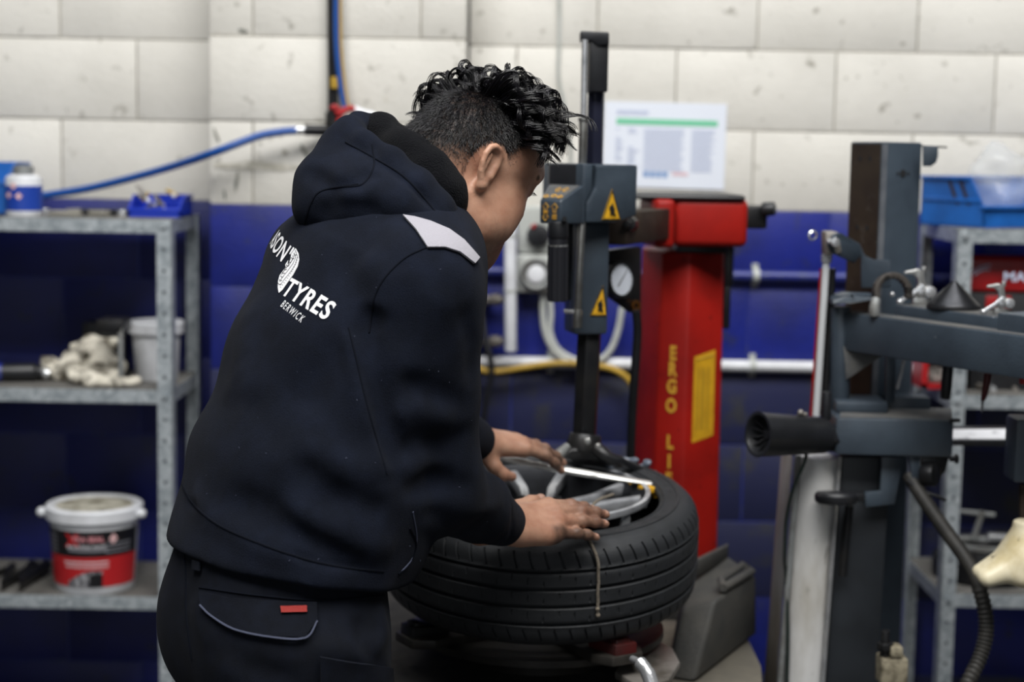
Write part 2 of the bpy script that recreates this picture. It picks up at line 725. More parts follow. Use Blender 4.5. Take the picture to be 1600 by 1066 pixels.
mat('pale_grey_print', 'b8c0d6', .6)
mat('green_print', '6fc39b', .55)
mat('blue_print', '6f93c4', .6)
mat('pink_print', 'dcbcc2', .6)
mat('blue_hose', '164a94', .35)
mat('blue_crate', '1c62b4', .40, col2='175299', scale=12)
mat('blue_tray', '1133b0', .40)
mat('yellow_hose', 'b59230', .5, col2='927526', scale=20)
mat('tan_hose', 'a58a50', .5)
mat('red_plastic', 'b01c20', .4, col2='8c1619', scale=15)
mat('cream_plastic', 'dcd2b4', .42, col2='c3b48c', scale=14, lo=.5, hi=.72, col3='4a3d26', scale3=34, lo3=.66, hi3=.74)
mat('rag', 'd9d3c4', .85, col2='4f483b', scale=26, lo=.46, hi=.62, bump=.5, bscale=200)
mat('card', '8d8a80', .8)
mat('clear_bag', 'e8edf0', .12, alpha=.20, spec=.8)
mat('glass', 'ffffff', .05, trans=1.0)

pp = MB()
za, zb = ZP(1230, 432, YW - .02), ZP(1220, 573, YW - .02)
pp.tube([(XP1 + .01, YW - .018, za), (2.5, YW - .018, za)], .013, 12)
PIPE1 = pp.build('conduit', MATS['blue_gloss'])
tag(PIPE1, 'thin blue painted conduit running along the wall behind the red column', 'pipe')
pp = MB()
pp.tube([(XP1 + .01, YW - .020, zb), (2.5, YW - .020, zb)], .015, 12)
PIPE2 = pp.build('conduit', MATS['white_plastic'])
tag(PIPE2, 'dirty white pipe running along the blue wall, the lower of two', 'pipe')
for pipe, z in ((PIPE1, za), (PIPE2, zb)):
    for k in range(5):
        x = .10 + .52 * k
        c = MB().tube([(x - .008, YW - .019, z), (x + .008, YW - .019, z)], .0185, 10)
        c.span((x - .008, YW - .004, z - .03), (x + .008, YW + .004, z + .03))
        c.build('clip', MATS['grey_plastic'], pipe)

# ---- notice in a plastic sleeve
NOT = thing('notice', 'white A4 notice with a green bar in a plastic sleeve taped to the cream wall', 'notice', P(1040, 228, YW - .003))
nb = [P(945, 158, YW - .004), P(1136, 163, YW - .004), P(1131, 297, YW - .004), P(941, 291, YW - .004)]
MB().prism(nb, (0, .002, 0)).build('sheet', MATS['paper'], NOT)


def npt(u, v):
    a = nb[0].lerp(nb[1], u)
    b = nb[3].lerp(nb[2], u)
    p = a.lerp(b, v)
    p.y = YW - .0048
    return p


def nrect(mb, u0, v0, u1, v1):
    mb.prism([npt(u0, v0), npt(u1, v0), npt(u1, v1), npt(u0, v1)], (0, .0004, 0))


m_ = MB()
nrect(m_, .10, .195, .93, .265)
m_.build('green_bar', MATS['green_print'], NOT)
m_ = MB()
nrect(m_, .10, .10, .36, .145)
rr_ = random.Random(2)
for c0, c1 in ((.10, .17), (.20, .30), (.33, .68), (.72, .92)):
    v = .31
    while v < .80:
        if not (c0 < .3 and rr_.random() < .35):
            nrect(m_, c0, v, c1 - rr_.random() * .05, v + .020)
        v += .036
m_.build('printed_lines', MATS['pale_grey_print'], NOT)
m_ = MB()
for k in range(4):
    nrect(m_, .335 + k * .052, .81, .375 + k * .052, .875)
m_.build('blue_marks', MATS['blue_print'], NOT)
m_ = MB()
nrect(m_, .57, .81, .70, .85)
m_.build('red_lines', MATS['pink_print'], NOT)

# ---- thin cable on the wall
c_ = MB().tube(smooth_path([P(874, -30, YW - .008), P(874, 60, YW - .008), P(873, 120, YW - .008), P(884, 170, YW - .008), P(891, 220, YW - .008), P(893, 300, YW - .01), P(880, 335, YW - .02)], 6), .0045, 8)
tag(c_.build('cable', MATS['grey_plastic']), 'thin grey cable hanging down the cream wall beside the tall black post', 'cable')

# ---- air line: drop pipe with taps and hoses on the pier
YA = YP - .03
AIR = thing('air_drop_pipe', 'dark steel air pipe with red taps dropping down the block pier', 'pipe', P(522, 220, YA))
MB().tube([P(519, -40, YA), P(520, 120, YA), P(520, 252, YA)], .0125, 12).build('pipe', MATS['black_steel'], AIR)
MB().tube([P(523, 120, YA - .013), P(523, 138, YA - .013)], .011, 10).build('yellow_band', MATS['yellow_hose'], AIR)
MB().tube([P(522, 175, YA), P(522, 232, YA)], .021, 12).tube([P(522, 204, YA), P(475, 203, YA - .02)], .014, 12).build('manifold', MATS['black_steel'], AIR, .002)
for x, y in ((523, 168), (531, 176), (533, 187), (548, 169), (538, 172)):
    k_ = MB().cyl(P(x, y, YA - .02), P(x, y, YA - .035), .0075, .0085, 10)
    k_.box(P(x, y, YA - .04), (.022, .006, .009))
    k_.build('tap', MATS['red_plastic'], AIR, .0015)
MB().cyl(P(477, 203, YA - .02), P(462, 204, YA - .025), .0105, .0095, 12).cyl(P(468, 203.5, YA - .022), P(464, 204, YA - .024), .0125, .0125, 12).build('quick_coupling', MATS['chrome'], AIR, .001)
wp_ = MB().tube(smooth_path([P(553, 172, YA - .01), P(575, 182, YA - .02), P(595, 196, YA - .03), P(625, 222, YA - .03)], 5), [.012] * 5 + [.017] * 5 + [.021] * 6, 12)
wp_.build('white_connector', MATS['white_plastic'], AIR)
h_ = MB().tube(smooth_path([P(525, -40, YA - .016), P(525, 50, YA - .018), P(528, 100, YA - .02), P(533, 140, YA - .022), P(539, 172, YA - .022)], 6), .0062, 10)
tag(h_.build('air_hose', MATS['blue_hose']), 'slim blue hose hanging down beside the dark pipe to the red taps', 'hose')
h_ = MB().tube(smooth_path([P(531, -40, YA - .006), P(532, 50, YA - .010), P(534, 90, YA - .012), P(539, 140, YA - .014), P(544, 168, YA - .014)], 6), .0045, 10)
tag(h_.build('air_hose', MATS['tan_hose']), 'slim tan hose curving down beside the blue one to the red taps', 'hose')
h_ = MB().tube(smooth_path([P(463, 204, YA - .025), P(440, 206, YA - .03), P(400, 214, YA - .04), P(330, 240, YA - .05), P(250, 266, 4.08), P(150, 292, 4.16), P(80, 304, 4.19), P(20, 312, 4.20), P(-60, 322, 4.20)], 6), .0095, 12)
tag(h_.build('air_hose', MATS['blue_hose']), 'blue hose sloping from the pipe coupling down to the left shelf', 'hose')

# ---- switched socket and conduits on the right wall
YS = YW - .05
SOC = thing('switched_socket', 'pale grey industrial switch and socket with a black rotary knob on blue wall', 'socket', P(830, 400, YS))
pbox(MB(), 808, 322, 868, 396, YS, .048).build('switch_box', MATS['grey_plastic'], SOC, .006, 3)
pbox(MB(), 806, 398, 868, 458, YS - .012, .060).build('socket_box', MATS['grey_plastic'], SOC, .007, 3)
k_ = MB().cyl(P(841, 368, YS), P(841, 368, YS - .022), .030, .028, 28)
k_.box(P(841, 368, YS - .03), (.014, .018, .052))
KN_ = k_.build('knob', MATS['black_plastic'], SOC, .002)
MB().box(P(834, 353, YS - .026), (.012, .003, .008), Matrix.Rotation(R_(-30), 3, 'Y')).build('pointer', MATS['red_plastic'], KN_)
lidm = MB().lathe([(0, .0), (.026, 0), (.030, -.004), (.036, -.006), (.040, 0), (.040, .016)], P(838, 429, YS - .03), (0, 1, 0), 32)
lidm.build('socket_ring', MATS['dull_galv'], SOC)
MB().cyl(P(838, 429, YS - .028), P(838, 429, YS - .036), .024, .022, 28).build('plug_cap', MATS['white_plastic'], SOC, .002)
for pts_, r_, lb in (([(848, 456), (848, 485), (852, 520), (866, 548), (890, 566), (925, 572)], .0085, 'grey conduit looping down from the socket box to the white pipe'),
                     ([(858, 456), (861, 490), (860, 520), (872, 546), (898, 562), (930, 568)], .0075, 'grey conduit looping beside its twin under the socket box'),
                     ([(972, 480), (966, 515), (955, 545), (938, 562), (905, 570)], .0085, 'grey conduit curving down from behind the pressure gauge')):
    c_ = MB().tube(smooth_path([P(x, y, YW - .04) for x, y in pts_], 6), r_, 10)
    tag(c_.build('conduit', MATS['grey_plastic']), lb, 'pipe')
h_ = MB().tube(smooth_path([P(690, 556, YW - .06), P(738, 573, YW - .06), P(770, 581, YW - .065), (P(820, 574, YW - .06)), P(870, 568, YW - .06), P(930, 571, YW - .06), P(968, 582, YW - .06), P(990, 606, YW - .06), P(1010, 660, YW - .06)], 6), .0085, 10)
tag(h_.build('yellow_hose', MATS['yellow_hose']), 'yellow hose sagging across the blue wall behind the hexagonal shaft', 'hose')
h_ = MB().tube(smooth_path([P(745, 430, YW - .05), P(757, 520, YW - .08), P(768, 578, YW - .09), P(758, 640, YW - .08), P(752, 760, YW - .06), P(760, 900, YW - .05)], 6), .008, 10)
tag(h_.build('cable', MATS['black_plastic']), 'black cable hanging down the blue wall in front of the yellow hose', 'cable')
YT = YW - .10
TUBE = thing('white_tube', 'white plastic tube standing upright on the wall beside the switch', 'tube', P(798, 450, YT))
MB().tube([P(797, 342, YT), P(798, 549, YT)], .0155, 16).build('tube', MATS['white_plastic'], TUBE, .002)
for y in (366, 452):
    MB().tube([P(797.5, y, YT), P(797.5, y + 5, YT)], .0168, 16).build('band', MATS['grey_plastic'], TUBE)
MB().tube(smooth_path([P(796, 342, YT), P(797, 330, YT + .02), P(812, 322, YT + .05)], 4), .004, 8).build('hook', MATS['dull_galv'], TUBE)
for y in (470, 535):
    v_ = MB().cyl(P(740, y, YW - .03), P(786, y - 2, YW - .06), .010, .010, 12).cyl(P(768, y - 1, YW - .05), P(780, y - 2, YW - .058), .016, .016, 8)
    v_.cyl(P(760, y - 1, YW + .0), P(760, y - 1, YW - .05), .012, .012, 10)
    tag(v_.build('pipe_fitting', MATS['dirty_steel'], None, .001), 'metal pipe fitting beside the white tube, ' + ('upper' if y < 500 else 'lower') + ' of the two', 'fitting')

# ------------------------------------------------------------------ shelving units
def angle_post(mb, x, y, z0, z1, sx, sy, w=.036, t=.004):
    """an L section: one leg across (sx), the other to the rear (sy)"""
    mb.span((x, y, z0), (x + sx * w, y + sy * t, z1))
    mb.span((x, y, z0), (x + sx * t, y + sy * w, z1))


def shelving(label, x0, x1, yf, yb, zs, ztop, lip=.032):
    t = thing('shelving_unit', label, 'shelving', ((x0 + x1) / 2, (yf + yb) / 2, 0))
    for x, sx in ((x0, 1), (x1, -1)):
        for y, sy in ((yf, 1), (yb, -1)):
            mb = MB()
            angle_post(mb, x, y, 0, ztop, sx, sy)
            po = mb.build('post', MATS['galv'], t, weld=False)
            hb = MB()
            z = .06
            while z < ztop - .02:
                hb.cyl((x + sx * .019, y - sy * .0006, z), (x + sx * .019, y + sy * .0005, z), .0048, None, 8)
                z += .05
            hb.build('bolt_holes', MATS['hole_grey'], po)
            po.children[0]['kind'] = 'stuff'
            for z in zs:
                b_ = MB().cyl((x + sx * .019, y, z - .012), (x + sx * .019, y - sy * .006, z - .012), .008, None, 6)
                b_.build('bolt', MATS['galv'], po)
    for z in zs:
        mb = MB()
        e = .004
        a0, a1, b0, b1 = x0 + e, x1 - e, yf + e, yb - e
        dk = MB().span((a0 + .003, b0 + .003, z - .0025), (a1 - .003, b1 - .003, z + .0003))
        mb.span((a0, b0, z - lip), (a1, b0 + .002, z)).span((a0, b1 - .002, z - lip), (a1, b1, z))
        mb.span((a0, b0, z - lip), (a0 + .002, b1, z)).span((a1 - .002, b0, z - lip), (a1, b1, z))
        mb.span((a0, b0, z - lip), (a1, b0 + .012, z - lip + .002)).span((a0, b1 - .012, z - lip), (a1, b1, z - lip + .002))
        so = mb.build('shelf', MATS['galv'], t, weld=False)
        dk.build('shelf_deck', MATS['shelf_dust'], so)
    return t


LF, LB = 3.86, 4.21
LX1 = P(270, 600, LF).x
ZL = [ZP(150, 342, LF), ZP(150, 609, LF), ZP(130, 932, LF)]
shelving('grey galvanised metal shelving unit against the wall behind the man', -1.62, LX1, LF, LB, ZL + [.12], ZL[0])
RF_, RB_ = 3.84, 4.21
RX0 = P(1490, 500, RF_).x
ZR = [ZP(1555, 359, RF_), ZP(1560, 619, RF_), ZP(1540, 930, RF_)]
shelving('grey galvanised metal shelving unit behind the dark machine arm', RX0, 2.05, RF_, RB_, ZR + [.12], ZR[0])


def bin_box(name, label, cat, x0, x1, y0, y1, z, hb, hf, m, parent=None):
    """open-fronted stacking bin: walls with thickness, sloping front"""
    t = thing(name, label, cat, ((x0 + x1) / 2, (y0 + y1) / 2, z))
    w = .004
    mb = MB()
    mb.span((x0, y0, z), (x1, y1, z + w))
    mb.span((x0, y1 - w, z), (x1, y1, z + hb))
    mb.span((x0, y0, z), (x1, y0 + w, z + hf))
    yk = y0 + (y1 - y0) * .38
    for xa in (x0, x1 - w):
        mb.prism([(xa, y0, z), (xa, y0, z + hf), (xa, yk, z + hb), (xa, y1, z + hb), (xa, y1, z)], (w, 0, 0))
    mb.build('bin_body', m, t, weld=False)
    rim = MB()
    for xa in (x0 - .003, x1 - .003):
        rim.span((xa, yk, z + hb - .006), (xa + .006, y1, z + hb))
    rim.span((x0, y1 - .003, z + hb - .006), (x1, y1 + .003, z + hb)).span((x0, y0 - .003, z + hf - .008), (x1, y0 + .003, z + hf))
    rim.build('rim', m, t, .001)
    return t


# ---- things on the left shelf, top
zt = ZL[0]
CAN = thing('liquid_can', 'white can with a blue label standing on the left shelf top', 'can', (P(38, 343, 3.92).x, 3.92, zt))
c0 = P(38, 343, 3.94)
c0.z = zt
R0 = 28 / FPX * 3.92
MB().lathe([(R0 * .96, 0), (R0, .003), (R0, .088), (R0 * .97, .092), (R0 * .60, .098), (R0 * .56, .098)], c0, (0, 0, 1), 32).build('can_body', MATS['white_plastic'], CAN)
MB().lathe([(R0 + .0006, .014), (R0 + .0006, .072)], c0, (0, 0, 1), 32).build('label', MATS['blue_print'] if False else mat('can_label', '1d3f9c', .4), CAN)
MB().lathe([(R0 * .50, .098), (R0 * .56, .100), (R0 * .56, .116), (R0 * .5, .118), (0, .118)], c0, (0, 0, 1), 28).build('cap', MATS['dull_galv'], CAN)
for k, (dx, dz) in enumerate(((-8, 40), (-17, 28), (0, 27))):
    an = -math.pi / 2 + dx / 28 * 1.05
    cx = c0 + Vector((math.cos(an) * (R0 + .0008), math.sin(an) * (R0 + .0008), dz / FPX * 3.7 * 1.25))
    ex = Vector((-math.sin(an), math.cos(an), 0))
    d_ = MB().prism([cx + ex * .009, cx + Vector((0, 0, .009)), cx - ex * .009, cx - Vector((0, 0, .009))], Vector((math.cos(an), math.sin(an), 0)) * -.001)
    d_.build('hazard_diamond', mat('hazard_pink', 'd8b0b0', .5), CAN)
bin_box('storage_bin', 'bright blue plastic bin behind the white can on the left shelf', 'bin', P(-150, 300, 3.96).x, P(11, 300, 3.96).x, 3.96, 4.15, zt, .125, .08, MATS['blue_crate'])
tx0, tx1 = P(203, 320, 4.00).x, P(284, 320, 4.00).x
TRAY = bin_box('parts_tray', 'small royal blue tray of odds and ends on the left shelf top', 'tray', tx0, tx1, 3.98, 4.13, zt, .052, .022, MATS['blue_tray'])
jr = random.Random(9)
for k in range(14):
    x, y = jr.uniform(tx0 + .02, tx1 - .02), jr.uniform(4.00, 4.10)
    mm = [MATS['rag'], MATS['white_plastic'], MATS['yellow_hose'], MATS['dirty_steel'], mat('pale_cyan', '8ac2d0', .5) if k == 0 else MATS['chrome']][k % 5]
    a = Vector((x, y, zt + .012 + .012 * (k % 4)))
    b = a + Vector((jr.uniform(-.03, .03), jr.uniform(-.01, .02), jr.uniform(.004, .030)))
    b.x = min(max(b.x, tx0 + .008), tx1 - .008)
    o = MB().tube([a, a.lerp(b, .5), b], [.004, .0055, .003], 6).build('small_part', mm)
    tag(o, 'small loose ' + ['stained cream', 'white plastic', 'yellow', 'dull grey metal', 'bright metal or pale blue'][k % 5] + ' part heaped in the royal blue tray', 'part', 'odds and ends in the blue tray')
for k, (x, w) in enumerate(((70, .02), (95, .05), (130, .06), (165, .05), (192, .02))):
    p = P(x, 338, 4.00)
    p.z = zt
    if k in (0, 4):
        o = MB().lathe([(.006, 0), (.013, 0), (.013, .016), (.006, .016)], p, (0, 0, 1), 12, True).build('nut', MATS['chrome'], None, .001)
        tag(o, 'shiny round nut on the left shelf, ' + ('beside the white can' if k == 0 else 'beside the royal blue tray'), 'nut')
    elif k == 3:
        o = MB().tube([p + Vector((-.06, 0, .010)), p + Vector((-.01, .01, .011)), p + Vector((.06, .0, .009))], [.009, .007, .010], 8).build('pliers', MATS['black_plastic'], None)
        tag(o, 'black tool handle lying on the left shelf top', 'tool')
    else:
        a = [p + Vector((-w, -.03 + .05 * k, .0005)), p + Vector((w, -.05, .0005)), p + Vector((w * 1.2, .07, .0005)), p + Vector((-w * .7, .10, .0005))]
        o = MB().prism(a, (0, 0, .004 + .005 * k)).build('paper_sheet', MATS['card'], None, .001)
        tag(o, 'grubby grey paper lying on the left shelf top, ' + ('nearer the can' if k == 1 else 'nearer the tray'), 'paper')

# ---- left shelf, middle
zm = ZL[1]
TL = thing('torch', 'black torch lying at the left end of the middle shelf', 'torch', P(30, 590, 3.96))
tz = zm + .0235
a = P(-20, 590, 3.95); a.z = tz
b = P(66, 590, 3.98); b.z = tz
MB().tube([a, a.lerp(b, .86), a.lerp(b, .9), b], [.021, .023, .018, .017], 18).build('barrel', MATS['black_plastic'], TL, .002)
cc = P(1, 588, 3.90)
MB().tube([a.lerp(b, .20), a.lerp(b, .27)], .0235, 18).build('blue_band', MATS['blue_gloss'], TL)
d0 = b + Vector((.012, 0, -.006))
MB().tube([b, d0 + Vector((.006, 0, 0))], [.012, .014], 14).build('lens', MATS['chrome'], TL, .001)
for nm, lb, pts_, rr2 in (('rag', 'stained cream rag crumpled on the middle shelf, tallest fold', [(95, 592, 4.00), (118, 578, 4.02), (150, 566, 4.02), (178, 572, 4.00)], [.026, .045, .05, .03]),
                          ('rag', 'stained cream rag lying flat at the front of the middle shelf', [(115, 590, 3.93), (150, 594, 3.92), (185, 596, 3.92), (213, 594, 3.94)], [.016, .022, .02, .010]),
                          ('rag', 'brown stained rag at the far left of the crumpled heap', [(62, 588, 4.02), (78, 578, 4.03), (95, 584, 4.02)], [.016, .026, .02]),
                          ('rag', 'pale rag draped over the dark box on the middle shelf', [(118, 545, 4.06), (140, 536, 4.05), (175, 540, 4.04)], [.016, .020, .013])):
    prs = []
    pr = [PA_ for PA_ in [np.array(P(*q)) for q in pts_]]
    for i in range(len(pr) - 1):
        prs.append(rcone(pr[i], pr[i + 1], rr2[i], rr2[i + 1], .02))
    prs.append(ripple(.011, [40, 70, 110], pr[0], 1.0))
    prs.append(plane_cut((0, 0, zm + .001), (0, 0, -1), .003))
    lo = np.min(pr, 0) - .09
    hi = np.max(pr, 0) + .09
    V, F = sdf_mesh(prs, lo, hi, .006)
    o = np_mesh(nm, V, F, MATS['rag'])
    tag(o, lb, 'rag')
bx = MB()
pbox(bx, 128, 505, 196, 594, 4.11, .08)
for v in bx.v:
    v.z = max(v.z, zm + .0005)
BOXO = thing('canister', 'dark battered box with a grey lid behind the rags', 'box', P(160, 594, 3.9))
bx.build('box_body', MATS['black_steel'], BOXO, .004)
pbox(MB(), 150, 500, 192, 522, 3.862, .09).build('lid', MATS['black_steel'], BOXO, .004)
pbox(MB(), 184, 512, 192, 590, 3.862, .01).build('edge_strip', MATS['dull_galv'], BOXO, .002)


def pail(label, cx, d, z, r0, r1, h, m, lid_h=.022, ears=False):
    t = thing('bucket', label, 'bucket', (cx, d, z))
    o = (cx, d, z)
    MB().lathe([(0, 0), (r0 * .96, 0), (r0, .005), (r1, h), (r1 - .003, h), (r0 - .003, .006), (0, .005)], o, (0, 0, 1), 40).build('pail', m, t)
    MB().lathe([(r1 + .001, h - lid_h), (r1 + .007, h - lid_h), (r1 + .008, h + .004), (r1 + .004, h + .008), (r1 - .008, h + .008), (r1 - .012, h + .003), (0, h + .003)], o, (0, 0, 1), 40).build('lid', m, t)
    return t


bx_, bd = P(245, 600, 4.06), 4.06
h_b = ZP(245, 506, 3.98) - zm - .008
pail('plain white plastic bucket on the middle shelf behind the front post', bx_.x, bd, zm, 33 / FPX * bd, 38 / FPX * bd, h_b, MATS['white_plastic'])

# ---- left shelf, bottom: labelled bucket
zb_ = ZL[2]
bd = 3.955
bx_ = P(149, 900, bd)
r0, r1 = 62 / FPX * bd, 71 / FPX * bd
hB = ZP(148, 797, bd - .08) - zb_ - .008
BK = pail('white bucket of tyre paste with a black and red label on the bottom shelf', bx_.x, bd, zb_, r0, r1, hB, MATS['white_plastic'])
for ch in BK.children:
    if ch.name.startswith('lid'):
        gm = MB().lathe([(r1 - .016, hB + .0045), (0, hB + .0052)], (bx_.x, bd, zb_), (0, 0, 1), 40)
        gm.build('grime_film', mat('lid_grime', 'bdb9ab', .7, col2='6f6a58', scale=22, lo=.42, hi=.62), ch)


def rad_at(z):
    return r0 + (r1 - r0) * z / hB + .0007


def lab(mb, a0, a1, z0, z1, n=14, off=0.0):
    """a piece of label wrapped on the pail, angles measured from the side facing the room"""
    vs, fs = [], []
    for i in range(n + 1):
        an = -math.pi / 2 + R_(a0 + (a1 - a0) * i / n)
        for z in (z0, z1):
            r = rad_at(z) + off
            vs.append((bx_.x + r * math.cos(an), bd + r * math.sin(an), zb_ + z))
    for i in range(n):
        fs.append((2 * i, 2 * i + 2, 2 * i + 3, 2 * i + 1))
    mb.add(vs, fs)


blk = mat('label_black', '17171a', .4)
redl = mat('label_red', 'b02226', .4)
whl = mat('label_white', 'd8d8dc', .45)
gryl = mat('label_grey', '83838a', .5)
zz = lambda f: hB * f
m_ = MB(); lab(m_, -82, 82, zz(.11), zz(.80), 30); LBL = m_.build('label', blk, BK)
m_ = MB(); lab(m_, -82, 82, zz(.11), zz(.48), 30, .0004); m_.build('red_panel', redl, LBL)
m_ = MB()
for k in range(5):
    lab(m_, -70, -42, zz(.52 + .05 * k), zz(.535 + .05 * k), 5, .0008)
    if k < 3:
        lab(m_, 28, 66, zz(.53 + .05 * k), zz(.545 + .05 * k), 5, .0008)
lab(m_, -22, 30, zz(.55), zz(.575), 6, .0008)
m_.build('small_print', gryl, LBL)
m_ = MB(); lab(m_, -30, 32, zz(.41), zz(.425), 8, .0008); lab(m_, -28, 32, zz(.37), zz(.378), 8, .0008); lab(m_, -28, 32, zz(.35), zz(.358), 8, .0008)
m_.build('white_lines', whl, LBL)


def lab_poly(pts, off):
    """outline in (degrees, height) laid on the pail"""
    out = []
    for a, z in pts:
        an = -math.pi / 2 + R_(a)
        r = rad_at(z) + off
        out.append(Vector((bx_.x + r * math.cos(an), bd + r * math.sin(an), zb_ + z)))
    return out


ty = MB()
q = [(-24 + 2 * i, zz(.115) + zz(.20) * math.sin(math.pi * min(1, (i + 3) / 27) * .55 + .12) * (1 if i < 20 else 1)) for i in range(25)]
q = [(-26, zz(.115))] + q + [(24, zz(.115))]
vs = lab_poly(q, .0009)
base = lab_poly([(a, zz(.112)) for a, _ in q], .0009)
ty.add(vs + base, [(i, i + 1, len(vs) + i + 1, len(vs) + i) for i in range(len(vs) - 1)])
ty.build('tyre_picture', mat('label_tread', '9a9a9e', .5, col2='4c4c50', scale=160, lo=.45, hi=.55, stretch=(1, 1, .3)), LBL)
ty = MB()
q2 = [(a, z) for a, z in q if a > 4]
vs = lab_poly([(a, min(z, zz(.27))) for a, z in q2], .0013)
base = lab_poly([(a, zz(.112)) for a, _ in q2], .0013)
ty.add(vs + base, [(i, i + 1, len(vs) + i + 1, len(vs) + i) for i in range(len(vs) - 1)])
ty.build('tyre_picture_side', blk, LBL)


def lab_text(s, size, a_mid, z, bold, m, width=1.0):
    v, f = text_mesh(s, size, bold, width, 'CENTER', 1)
    out = []
    for x, y in v:
        rr3 = rad_at(z + y)
        out += lab_poly([(a_mid + math.degrees(x / rr3), z + y)], .0012)
    MB().add(out, f).build('lettering', m, LBL, weld=False)


lab_text('X', .040, -16, zz(.68), .002, redl, 1.1)
lab_text('TRA SEAL', .018, 5, zz(.70), .0006, mat('label_pink', 'd08a90', .5))
lab_text('MOUNTING PASTE', .011, 2, zz(.605), .0002, whl)
m_ = MB()
m_.add(lab_poly([(38, zz(.63)), (44, zz(.70)), (38, zz(.77)), (32, zz(.70))], .001), [(0, 1, 2, 3)])
m_.build('hazard_diamond', MATS['hazard_pink'], LBL)
for s in (1, -1):
    ear = MB().ball((bx_.x + s * (r1 + .012), bd - .03, zb_ + hB - .010), (.012, .012, .012), 14, 10)
    ear.build('handle_lug', MATS['white_plastic'], BK)
hn = [Vector((bx_.x + (r1 + .014) * math.cos(a), bd - .03 + .085 * math.sin(a), zb_ + hB - .012 - .020 * math.sin(a))) for a in [math.pi * k / 14 for k in range(15)]]
MB().tube(hn, .0022, 6).build('wire_handle', MATS['steel'], BK)
for k, (x, w, hgt) in enumerate(((-12, .09, .022), (40, .045, .032), (66, .03, .042))):
    p = P(x, 905, 4.08)
    o = MB().tube([(p.x - w * .6, 4.06, zb_ + hgt * .5), (p.x, 3.885, zb_ + hgt * .52), (p.x + w * .5, 4.07, zb_ + hgt * .5)], [hgt * .38, hgt * .5, hgt * .34], 9).build('old_part', MATS['black_steel'])
    tag(o, ['long black oily bar at the left end of the bottom shelf', 'lumpy black oily casting on the bottom left shelf', 'short black oily part touching the left of the labelled bucket'][k], 'part', 'oily parts on the bottom shelf')

# ---- right shelf, top: two blue bins and a plastic bag
zt = ZR[0]
W_ = .005
bp = P(1538, 357, 3.90)
x0, yf = bp.x, 3.90
yb, xb1 = yf + .205, x0 + .30
hb = ZP(1490, 277, 4.02) - zt
BB = thing('storage_bin', 'large mid blue plastic bin standing skewed on top of the right shelf', 'bin', (x0, yf, zt))
mb = MB()
mb.span((x0, yf, zt), (xb1, yb, zt + W_)).span((x0, yb - W_, zt), (xb1, yb, zt + hb))
for xa in (x0, xb1 - W_):
    mb.prism([(xa, yf, zt), (xa, yf + .006, zt + hb * .42), (xa, yf + .05, zt + hb), (xa, yb, zt + hb), (xa, yb, zt)], (W_, 0, 0))
mb.prism([(x0, yf, zt), (x0, yf + .006, zt), (x0, yf + .012, zt + hb * .42), (x0, yf + .006, zt + hb * .42)], (xb1 - x0, 0, 0))
mb.build('bin_body', MATS['blue_crate'], BB, weld=False)
rim = MB()
rim.span((x0 - .006, yf + .05, zt + hb - .006), (x0 + .008, yb, zt + hb + .003)).span((x0, yb - .012, zt + hb - .006), (xb1, yb + .002, zt + hb + .003))
rim.span((x0 - .003, yf - .004, zt + hb * .42 - .005), (xb1, yf + .016, zt + hb * .42 + .004)).span((xb1 - .008, yf + .05, zt + hb - .006), (xb1 + .006, yb, zt + hb + .003))
rim.build('rim', MATS['blue_crate'], BB, .002)
MB().span((x0 - .003, yf + .012, zt + hb * .5), (x0, yb - .01, zt + hb * .5 + .010)).build('rib', MATS['blue_crate'], BB, .001)
for yy in (.075, .11):
    MB().prism([(x0 - .0008, yf + yy, zt + hb * .95), (x0 - .0008, yf + yy + .012, zt + hb * .95), (x0 - .0008, yf + yy - .018, zt + hb * .45), (x0 - .0008, yf + yy - .03, zt + hb * .45)], (.0006, 0, 0)).build('stain', MATS['rust_steel'], BB)
BB.rotation_euler = (0, 0, R_(32))
# plastic bag of parts standing in the big bin
bg_c = np.array(P(1566, 330, 4.04))
bg_c[2] = zt + .01
zt_ = ZP(1548, 212, 3.99)
prs = []
topx = np.array(P(1549, 212, 4.04))
prs = [rcone(bg_c + (0, 0, .07), topx * .45 + (bg_c + (0, 0, .07)) * .55, .048, .042, .03, 'u', (1, 0, 0), 1.35),
       rcone(topx * .45 + (bg_c + (0, 0, .07)) * .55, topx, .042, .005, .03, 'u', (1, 0, 0), 1.3),
       ripple(.010, [30, 55, 80], bg_c, 1)]
V, F = sdf_mesh(prs, bg_c - .13, np.maximum(topx, bg_c) + .10, .006)
BAG = np_mesh('plastic_bag', V, F, MATS['clear_bag'])
tag(BAG, 'clear plastic bag of small parts standing up in the blue bin', 'bag')

# ---- right shelf: red case, red tools, odds and ends
z1_ = ZR[1]
zt2 = ZR[0] - .05
RT = thing('tool_case', 'long red tool case with white lettering on the shelf under the blue bins', 'case', (P(1580, 425, 4).x, 4.02, z1_))
